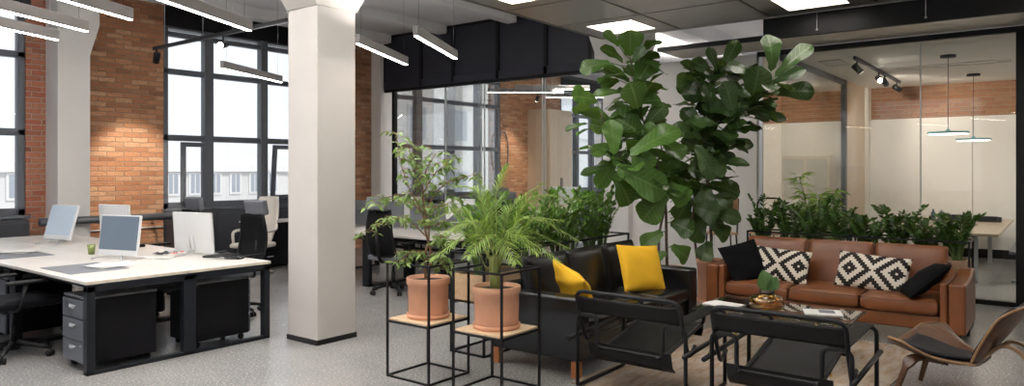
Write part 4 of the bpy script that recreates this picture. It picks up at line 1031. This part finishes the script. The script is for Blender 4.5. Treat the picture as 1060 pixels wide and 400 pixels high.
# ------------------------------------------------------------------ plants
def P(px, py, Z): return Vector((0, 0, EYE)) + FWD * Z + RGT * ((px - 530) / 740 * Z) + Vector((0, 0, (176 - py) / 740 * Z))
def w_fiddle(t): return max(.0, (.42 + .58 * math.sin(PI * min(1, max(0, (t - .12) / .98)) ** 1.5)) if t < .86 else 1.0 * math.sqrt(max(0, 1 - ((t - .70) / .305) ** 2)) * .98) * min(1, t / .06 + .05)
def w_oval(t): return math.sin(PI * t ** .85) ** .8
def w_lance(t): return math.sin(PI * t ** .7) ** 1.2
def w_lin(t): return (1 - t ** 2.5) * min(1, t / .12 + .25)
def leaf(mb, base, tip, W, nh, prof=w_oval, droop=.12, fold=.18, nu=2, nv=4, wave=0, ph=0):
    base = Vector(base); tip = Vector(tip); d = tip - base; L = d.length
    if L < 1e-4: return
    d /= L; s = d.cross(nh)
    s = s.normalized() if s.length > 1e-3 else d.orthogonal().normalized()
    n = s.cross(d).normalized()
    def f(u, v):
        a = 2 * u - 1; w_ = prof(v) * W / 2
        return base + d * (L * v) + s * (a * w_) + n * (L * droop * (4 * v * (1 - v)) * .5 + abs(a) * w_ * fold + (wave * w_ * math.sin(v * 15 + ph + a * 2) * abs(a) if wave else 0))
    mb.grid(f, nu, nv, True, None, True)
def lerp_path(pts, n=10):
    out = []
    for a, b in zip(pts, pts[1:]):
        for k in range(n): out.append(a + (b - a) * (k / n))
    return out + [pts[-1]]
def smooth_path(pts, n=6):
    pts = [Vector(p) for p in pts]; out = []
    for i in range(len(pts) - 1):
        p0 = pts[max(0, i - 1)]; p1 = pts[i]; p2 = pts[i + 1]; p3 = pts[min(len(pts) - 1, i + 2)]
        for k in range(n):
            t = k / n
            out.append(.5 * ((2 * p1) + (p2 - p0) * t + (2 * p0 - 5 * p1 + 4 * p2 - p3) * t * t + (3 * p1 - p0 - 3 * p2 + p3) * t ** 3))
    return out + [pts[-1]]
def pot(root, r, h, m, soil_drop=.03, saucer=True, z=0):
    rim = r; low = r * .94
    pm = MB().lathe([(low * .96, z + .012), (low, z + .03), (r * .965, z + h - .055), (rim * 1.03, z + h - .05), (rim * 1.04, z + h - .008), (rim * 1.02, z + h), (rim * .93, z + h), (rim * .92, z + h - .06), (0, z + h - .065)], 36)
    pm.build('pot', m, root)
    MB().lathe([(0, z + h - .028), (rim * .5, z + h - soil_drop + .008), (rim * .925, z + h - soil_drop)][::-1], 24).build('soil', M['soil'], root)
    if saucer: MB().lathe([(r * .80, z), (r * .99, z + .004), (r * 1.03, z + .035), (r * .98, z + .035), (r * .93, z + .012), (0, z + .010)], 36).build('saucer', m, root)

def fig(loc, Z, skel, leaves, nrand, seed, mat, label, rnd_from=.35, rlen=(.22, .36), potm='terracotta'):
    root = thing('fiddle_leaf_fig', label, 'fig tree', loc, 0, 'tall fig trees behind the sofas'); o = Vector(loc); rs = random.Random(seed)
    tb = MB(); nodes = []
    for br in skel:
        pts = smooth_path([P(px, py, Z + dz) - o for px, py, dz in br], 6); m = len(pts)
        tb.tube(pts, [.020 * (1 - .62 * i / m) for i in range(m)], 8); nodes += pts
    lm = MB(); pet = MB()
    def stalk(b, low=.06):
        c = min(nodes, key=lambda q: (q - b).length + (.5 if q.z > b.z + .02 else 0))
        if (c - b).length > .01: pet.tube([c, (c + b) / 2 + Vector((0, 0, -.02)), b], .0055, 5)
    for it in leaves:
        bx, by, tx, ty, wpx = it[:5]; dz = it[5] if len(it) > 5 else rs.uniform(-.25, .1)
        Zb = Z + dz; b = P(bx, by, Zb) - o; t = P(tx, ty, Zb + rs.uniform(-.16, .10)) - o
        W = wpx * Zb / 740 * 1.22; nh = -FWD + Vector((rs.uniform(-.3, .3), rs.uniform(-.3, .3), rs.uniform(.1, .9)))
        leaf(lm, b, t, W, nh, w_fiddle, rs.uniform(.08, .22), rs.uniform(.05, .25), 6, 12, .10, rs.uniform(0, 6)); stalk(b)
    tops = [q for q in nodes if q.z > min(k.z for k in nodes) + rnd_from * (max(k.z for k in nodes) - min(k.z for k in nodes))]
    for k in range(nrand):
        q = rs.choice(tops); a = rs.uniform(0, 2 * PI); el = rs.uniform(-.35, .75)
        d = Vector((math.cos(a) * math.cos(el), math.sin(a) * math.cos(el), math.sin(el))); b = q + d * rs.uniform(.04, .14); L = rs.uniform(*rlen)
        t = b + d * L + Vector((0, 0, -.10 * rs.random() * L * 3)); pet.tube([q, b], .0055, 5)
        leaf(lm, b, t, L * rs.uniform(.62, .85), Vector((rs.uniform(-.4, .4), rs.uniform(-.4, .4), 1)), w_fiddle, rs.uniform(.05, .25), rs.uniform(.08, .3), 6, 10, .10, rs.uniform(0, 6))
    tb.build('trunk', M['bark_dark'], root); pet.build('leaf_stalks', M['stem_green'], root); lm.build('foliage', M[mat], root)
    pot(root, .19, .52, M[potm])
    return root
F1 = [(652, 58, 652, 31, 23, -.1), (641, 48, 625, 32, 9, -.1), (645, 65, 621, 50, 13), (655, 65, 667, 48, 10), (632, 65, 600, 73, 15), (659, 88, 674, 64, 22, -.2), (652, 85, 625, 70, 12), (641, 83, 622, 90, 11),
      (660, 112, 652, 85, 25, -.3), (618, 104, 592, 100, 24, -.1), (615, 110, 624, 134, 18), (608, 128, 585, 136, 8), (645, 95, 614, 98, 8), (636, 160, 632, 124, 19, -.4), (668, 143, 632, 120, 30, -.1), (672, 140, 674, 126, 9, -.4),
      (652, 161, 704, 134, 22, -.55), (668, 130, 690, 108, 17, .0), (664, 106, 684, 104, 14), (638, 174, 690, 200, 28, -.5), (636, 180, 652, 212, 26, -.35), (636, 172, 601, 181, 9), (690, 200, 664, 228, 25, -.2), (694, 230, 718, 241, 18),
      (686, 240, 664, 256, 16), (640, 150, 612, 160, 14), (655, 150, 672, 178, 22, -.4), (690, 190, 712, 210, 20, -.2), (684, 178, 700, 160, 18, .1), (640, 160, 618, 195, 15, -.1), (694, 255, 712, 268, 17, -.1), (690, 262, 672, 272, 14, -.1)]
fig((7.5, 3.55, 0), 8.11, [[(691, 318, 0), (690, 255, 0), (688, 205, .02), (678, 165, .0), (664, 118, -.05), (653, 62, -.1)], [(688, 200, 0), (664, 178, -.15), (640, 160, -.25), (622, 118, -.15)], [(686, 318, .1), (682, 250, .15), (690, 200, .2), (684, 150, .2)]],
    F1, 120, 21, 'leaf_fiddle', 'tall fiddle leaf fig behind the black sofa, its bright top leaf under the lit panel', .42)
F2 = [(798, 74, 794, 36, 20), (802, 80, 841, 47, 15), (796, 88, 834, 72, 10), (800, 96, 843, 95, 17), (770, 114, 804, 108, 12), (772, 116, 814, 124, 9), (776, 112, 786, 68, 24, -.2), (746, 74, 764, 42, 13), (742, 72, 733, 49, 9), (760, 122, 750, 84, 16, -.3),
      (780, 78, 752, 68, 13), (736, 122, 729, 84, 14, -.2), (758, 128, 770, 92, 16), (756, 138, 787, 134, 9), (744, 146, 780, 151, 10), (736, 170, 776, 171, 11), (736, 86, 704, 65, 15), (738, 80, 716, 62, 14), (732, 95, 700, 90, 14), (732, 192, 728, 218, 20, -.2),
      (732, 205, 752, 216, 12), (736, 160, 762, 166, 12), (728, 140, 706, 112, 15), (734, 180, 712, 176, 18, -.3), (738, 152, 722, 180, 18, -.3), (730, 228, 716, 250, 18, -.2), (734, 232, 754, 246, 16, -.1), (742, 128, 716, 128, 16, -.3), (750, 110, 726, 104, 17, -.2), (735, 250, 726, 270, 16, -.1), (716, 205, 700, 228, 18, -.2), (720, 150, 738, 186, 20, -.3)]
rq = random.Random(77)
for k in range(34):
    bx, by = rq.choice(((733, rq.uniform(95, 235)), (718, rq.uniform(110, 230)), (738, rq.uniform(90, 160)), (726, rq.uniform(80, 200)))); a = rq.choice((rq.uniform(-.5, .9), rq.uniform(2.2, 3.7))); l = rq.uniform(24, 36)
    F2.append((bx, by, bx + l * math.cos(a), by - l * math.sin(a) * .7 + 3, rq.uniform(12, 22), rq.uniform(-.35, .25)))
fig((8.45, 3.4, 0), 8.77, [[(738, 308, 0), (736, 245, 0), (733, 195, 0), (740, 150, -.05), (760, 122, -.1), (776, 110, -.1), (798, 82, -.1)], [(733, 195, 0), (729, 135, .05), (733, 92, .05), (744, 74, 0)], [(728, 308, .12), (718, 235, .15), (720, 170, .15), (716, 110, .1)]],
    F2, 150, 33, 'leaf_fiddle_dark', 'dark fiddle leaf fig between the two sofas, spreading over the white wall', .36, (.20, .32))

def stand(loc, label):
    root = thing('plant_stand', label, 'plant stand', loc, 0, 'black wire plant stands'); h, z, r = .225, .90, .0075; b = M['black']
    f = MB()
    for sx in (-1, 1):
        for sy in (-1, 1): f.box(sx * h - r, sx * h + r, sy * h - r, sy * h + r, 0, z)
    for zz in (.008, .435, z - .008):
        for s in (-1, 1): f.box(-h, h, s * h - r, s * h + r, zz - r, zz + r).box(s * h - r, s * h + r, -h, h, zz - r, zz + r)
    f.build('wire_frame', b, root); MB().box(-h + .008, h - .008, -h + .008, h - .008, .443, .458).build('shelf', M['pine'], root, bevel=.002)
    return root
S1, S2 = (4.075, 3.975, 0), (4.105, 3.305, 0)
st = stand(S1, 'black wire plant stand carrying the small tree, the left one'); dup(st, 'black wire plant stand carrying the palm, in front of the black sofa', S2)
# small weeping fig in a terracotta pot
def small_tree(loc, Z):
    root = thing('weeping_fig', 'thin weeping fig tree in a terracotta pot on the left stand', 'potted tree', loc); o = Vector(loc); rs = random.Random(5)
    pot(root, .166, .315, M['terracotta'])
    main = [[(441, 296, 0), (440, 268, 0), (444, 240, .02), (438, 208, 0), (440, 180, 0), (452, 158, 0)], [(442, 292, .03), (446, 262, .04), (440, 236, .05), (446, 208, .05), (462, 190, .08), (486, 182, .1)],
            [(439, 222, 0), (424, 196, -.05), (414, 165, -.05), (410, 138, -.05)], [(441, 245, 0), (424, 230, -.1), (402, 226, -.15), (384, 240, -.15)], [(442, 230, .05), (428, 212, .1), (404, 204, .15), (388, 214, .15)],
            [(443, 255, .0), (458, 246, -.1), (474, 252, -.12)], [(441, 262, -.02), (424, 262, -.12), (412, 274, -.15)], [(440, 215, .0), (456, 214, -.1), (476, 204, -.15)], [(440, 185, 0), (430, 172, .1), (422, 150, .1)], [(444, 235, 0), (462, 232, .15), (480, 236, .2)], [(438, 200, 0), (452, 178, -.12), (470, 166, -.15)], [(442, 268, .0), (455, 268, -.1), (462, 280, -.12)]]
    tb = MB(); tw = MB(); lm = MB()
    for bi, br in enumerate(main):
        pts = smooth_path([P(px, py, Z + dz) - o for px, py, dz in br], 6); m = len(pts); r0 = .012 if bi < 2 else .006
        tb.tube(pts, [r0 * (1 - .72 * i / m) for i in range(m)], 7)
        for i in range(int(m * (.45 if bi < 2 else .25)), m):
            for k in range(3 if bi >= 2 else 2):
                if rs.random() < .28: continue
                a = rs.uniform(0, 2 * PI); e = pts[i] + Vector((math.cos(a), math.sin(a), rs.uniform(-.3, .5))) * rs.uniform(.04, .13)
                tw.tube([pts[i], (pts[i] + e) / 2 + Vector((0, 0, .012)), e], .0015, 4)
                for q in range(rs.randint(2, 4)):
                    b = pts[i] + (e - pts[i]) * rs.uniform(.4, 1.0); aa = rs.uniform(0, 2 * PI)
                    d = Vector((math.cos(aa) * .7, math.sin(aa) * .7, rs.uniform(-1.0, .1))).normalized(); L = rs.uniform(.05, .082)
                    leaf(lm, b, b + d * L, L * .36, Vector((rs.uniform(-1, 1), rs.uniform(-1, 1), 1.0)), w_lance, .12, .2, 2, 4)
    tb.build('trunk', M['bark'], root); tw.build('twigs', M['bark'], root); lm.build('foliage', M['leaf_ficus'], root)
small_tree((S1[0], S1[1], .458), 5.65)

def frond(lm, sm, pts, n=18, L=.15, W=.013, rs=random, ang=.75, start=.35):
    pts = smooth_path(pts, 8); m = len(pts); sm.tube(pts, [.005 * (1 - .75 * i / m) for i in range(m)], 5)
    for i in range(n):
        t = start + (1 - start) * i / (n - 1); k = min(m - 2, int(t * (m - 1))); p = pts[k] + (pts[k + 1] - pts[k]) * (t * (m - 1) - k)
        d = (pts[k + 1] - pts[k]).normalized(); s = d.cross(Vector((0, 0, 1))); s = s.normalized() if s.length > .05 else RGT
        l = L * (.55 + .45 * math.sin(PI * (.25 + .75 * (i / (n - 1))))) * (1 - .45 * (i / (n - 1)) ** 3)
        for q in (-1, 1):
            dd = (d * math.cos(ang) + s * q * math.sin(ang) + Vector((0, 0, rs.uniform(-.15, .12)))).normalized()
            leaf(lm, p, p + dd * l + Vector((0, 0, -.22 * l)), W, Vector((0, 0, 1)) + s * q * -.3, w_lin, .22, .25, 2, 4)
def palm(loc, Z, ends, label, root_px, grp, base_pot=True, seed=3, L=.15):
    root = thing('areca_palm', label, 'potted palm', loc, 0, grp); o = Vector(loc); rs = random.Random(seed)
    lm, sm, tb = MB(), MB(), MB()
    if base_pot: pot(root, .172, .31, M['terracotta'])
    for (mx, my, tx, ty, dz) in ends:
        b = P(root_px[0] + rs.uniform(-5, 5), root_px[1], Z) - o + Vector((rs.uniform(-.02, .02), rs.uniform(-.02, .02), 0))
        frond(lm, sm, [b, b + (P(mx, my, Z + dz * .4) - o - b) * .5 + Vector((0, 0, .04)), P(mx, my, Z + dz * .5) - o, P(tx, ty, Z + dz) - o], 24, L * 1.15, .012, rs)
    c = P(root_px[0], root_px[1], Z) - o
    for k in range(5):
        a = 2 * PI * k / 5; q = Vector((math.cos(a), math.sin(a), 0)) * .022
        tb.tube([Vector((q.x, q.y, .25)) , c + q * .7 + Vector((0, 0, -.01)), c + q * .9 + Vector((0, 0, .10))], [.024, .019, .010], 8)
    tb.build('stem_base', M['stem_palm'], root); sm.build('stems', M['stem_palm'], root); lm.build('foliage', M['leaf_palm'], root)
palm((S2[0], S2[1], .458), 5.27, [(552, 205, 604, 208, .3), (555, 228, 596, 248, -.1), (540, 246, 578, 270, -.25), (478, 218, 440, 232, .1), (494, 200, 472, 192, .2), (514, 200, 524, 172, .1), (482, 244, 448, 268, -.2), (530, 215, 562, 190, .3), (495, 230, 462, 240, -.25), (526, 240, 556, 262, -.3), (506, 212, 496, 188, -.2), (538, 228, 580, 228, -.2), (488, 232, 458, 210, .3), (520, 248, 534, 272, -.35), (545, 240, 586, 256, .1), (504, 244, 484, 266, -.35)],
     'green palm with arching fronds in a terracotta pot on the stand before the black sofa', (511, 280), 'palms')

def zz(loc, label, seed, mat='leaf_zz', n=10, hmin=.42, hmax=.66, sp=.26, grp='zamioculcas plants behind the black sofa', flat=(1, 1)):
    root = thing('zamioculcas_plant', label, 'potted plant', loc, 0, grp); rs = random.Random(seed); lm, sm = MB(), MB()
    for k in range(n):
        a = 2 * PI * k / n + rs.uniform(-.3, .3); h = rs.uniform(hmin, hmax); s = rs.uniform(.25, 1) * sp
        d = Vector((math.cos(a) * flat[0], math.sin(a) * flat[1], 0))
        pts = smooth_path([d * .03, d * (.03 + s * .25) + Vector((0, 0, h * .45)), d * (.03 + s * .65) + Vector((0, 0, h * .82)), d * (.03 + s * 1.05) + Vector((0, 0, h))], 5); m = len(pts)
        sm.tube(pts, [.008 * (1 - .7 * i / m) for i in range(m)], 6); npair = rs.randint(8, 11)
        for i in range(npair):
            t = .28 + .72 * i / (npair - 1); kk = min(m - 2, int(t * (m - 1))); p = pts[kk] + (pts[kk + 1] - pts[kk]) * (t * (m - 1) - kk); tg = (pts[kk + 1] - pts[kk]).normalized()
            s_ = tg.cross(Vector((-d.y, d.x, .001)).cross(tg)).normalized()
            for q in (-1, 1):
                L = rs.uniform(.075, .115) * (1 - .25 * t); dd = (tg * .55 + s_ * q * .85 + Vector((rs.uniform(-.25, .25), rs.uniform(-.25, .25), rs.uniform(-.1, .25)))).normalized()
                leaf(lm, p, p + dd * L, L * .46, (tg.cross(s_) * q * .4 + Vector((0, 0, .8)) - FWD * .3), w_oval, .1, .25, 2, 4)
        leaf(lm, pts[-1], pts[-1] + (pts[-1] - pts[-3]).normalized() * .07, .03, -FWD, w_oval, .1, .2, 2, 3)
    sm.build('stems', M['stem_green'], root); lm.build('foliage', M[mat], root); return root
def planter(cx, cy, lx, ly, label):
    root = thing('planter', label, 'planter', (cx, cy, 0), 0, 'wooden planters in black frames'); r = .009; z = .90
    f = MB()
    for sx in (-1, 1):
        for sy in (-1, 1): f.box(sx * lx - r, sx * lx + r, sy * ly - r, sy * ly + r, 0, z)
    for zz_ in (.01, z - .009):
        for s in (-1, 1): f.box(-lx, lx, s * ly - r, s * ly + r, zz_ - r, zz_ + r).box(s * lx - r, s * lx + r, -ly, ly, zz_ - r, zz_ + r)
    f.box(-lx, lx, -ly, -ly + .02, .43, .448).box(-lx, lx, ly - .02, ly, .43, .448).build('frame', M['black'], root)
    g = .015; b = MB()
    b.box(-lx + g, lx - g, -ly + g, -ly + g + .02, .45, .70).box(-lx + g, lx - g, ly - g - .02, ly - g, .45, .70).box(-lx + g, -lx + g + .02, -ly + g + .02, ly - g - .02, .45, .70).box(lx - g - .02, lx - g, -ly + g + .02, ly - g - .02, .45, .70).box(-lx + g, lx - g, -ly + g, ly - g, .448, .47)
    b.build('wooden_box', M['pine_box'], root); MB().box(-lx + g + .02, lx - g - .02, -ly + g + .02, ly - g - .02, .47, .665).build('soil', M['soil'], root)
planter(5.28, 4.13, .56, .19, 'wooden planter box in black frame behind the black sofa, its pale end visible'); planter(6.58, 4.13, .72, .19, 'wooden planter box in black frame behind the right end of the black sofa')
planter(8.64, 2.42, .19, .55, 'wooden planter box in black frame behind the left half of the brown sofa'); planter(8.64, 1.29, .19, .55, 'wooden planter box in black frame behind the right half of the brown sofa')
H1 = [(4.86, 4.12, 'next to the palm'), (5.16, 4.16, 'second from the pale planter end'), (5.47, 4.11, 'over the left yellow pillow'), (5.78, 4.16, 'behind the middle seat of the black sofa'), (6.10, 4.11, 'behind the gap between the yellow pillows'), (6.42, 4.16, 'left of the tall fig trunk'), (6.75, 4.12, 'touching the tall fig'), (7.08, 4.16, 'at the foot of the tall fig')]
for k, (x, y, tx) in enumerate(H1): zz((x, y, .665), 'bright glossy leaf plant behind the black sofa, ' + tx, 40 + k, 'leaf_zz', 14, .42, .74, .30)
H2 = [(8.62, 2.84, 'at the corner beside the fig'), (8.66, 2.55, 'left of the bamboo leaves'), (8.62, 2.26, 'in front of the bamboo leaves'), (8.66, 1.98, 'behind the left diamond pillow'), (8.62, 1.70, 'behind the middle seat'), (8.66, 1.42, 'left of the meeting table corner'), (8.62, 1.14, 'in front of the meeting table'), (8.64, .86, 'at the right planter end')]
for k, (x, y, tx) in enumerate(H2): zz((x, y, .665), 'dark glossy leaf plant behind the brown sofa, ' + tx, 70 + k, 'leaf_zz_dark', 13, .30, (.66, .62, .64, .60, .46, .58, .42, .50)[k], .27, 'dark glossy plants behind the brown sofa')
# bamboo-like plant behind the brown sofa
def bamboo(loc):
    root = thing('bamboo_plant', 'light green bamboo like plant rising behind the brown sofa planter', 'potted plant', loc); rs = random.Random(9); lm, sm = MB(), MB()
    pot(root, .17, .34, M['black'])
    for k in range(7):
        a = 2 * PI * k / 7; d = Vector((math.cos(a), math.sin(a), 0)); h = rs.uniform(1.05, 1.60)
        pts = smooth_path([d * .04 + Vector((0, 0, .3)), d * .07 + Vector((0, 0, h * .6)), d * rs.uniform(.1, .26) + Vector((0, 0, h))], 8); sm.tube(pts, .006, 6)
        for i in range(5, len(pts)):
            for q in range(8):
                aa = rs.uniform(0, 2 * PI); dd = Vector((math.cos(aa), math.sin(aa), rs.uniform(-.2, .6))).normalized(); L = rs.uniform(.12, .20); b = pts[i] + dd * .03
                leaf(lm, b, b + dd * L + Vector((0, 0, -.05)), L * .20, Vector((0, 0, 1)) - FWD * .6, w_lance, .25, .2, 2, 5)
    sm.build('stems', M['stem_green'], root); lm.build('foliage', M['leaf_bamboo'], root)
bamboo((9.25, 2.40, 0))
# leaf in the vase
lf = thing('leaf_cutting', 'single broad green leaf standing in the amber vase', 'leaf', (6.16, 2.0, vz + .10)); lm = MB()
leaf(lm, (0, 0, .055), (-.02, .03, .235), .155, -FWD + Vector((0, 0, .2)), w_oval, .12, .25, 6, 10, .08); leaf(lm, (.0, -.01, .05), (.05, -.07, .18), .10, -FWD + Vector((.3, 0, .4)), w_oval, .2, .3, 4, 8)
lm.build('leaf_blade', leaf_mat('leaf_cutting', (.07, .16, .05), (.12, .24, .08), .4, (.2, .32, .14)), lf); MB().tube([(0, 0, -.06), (0, 0, .05)], .004, 6).build('stalk', M['stem_green'], lf)
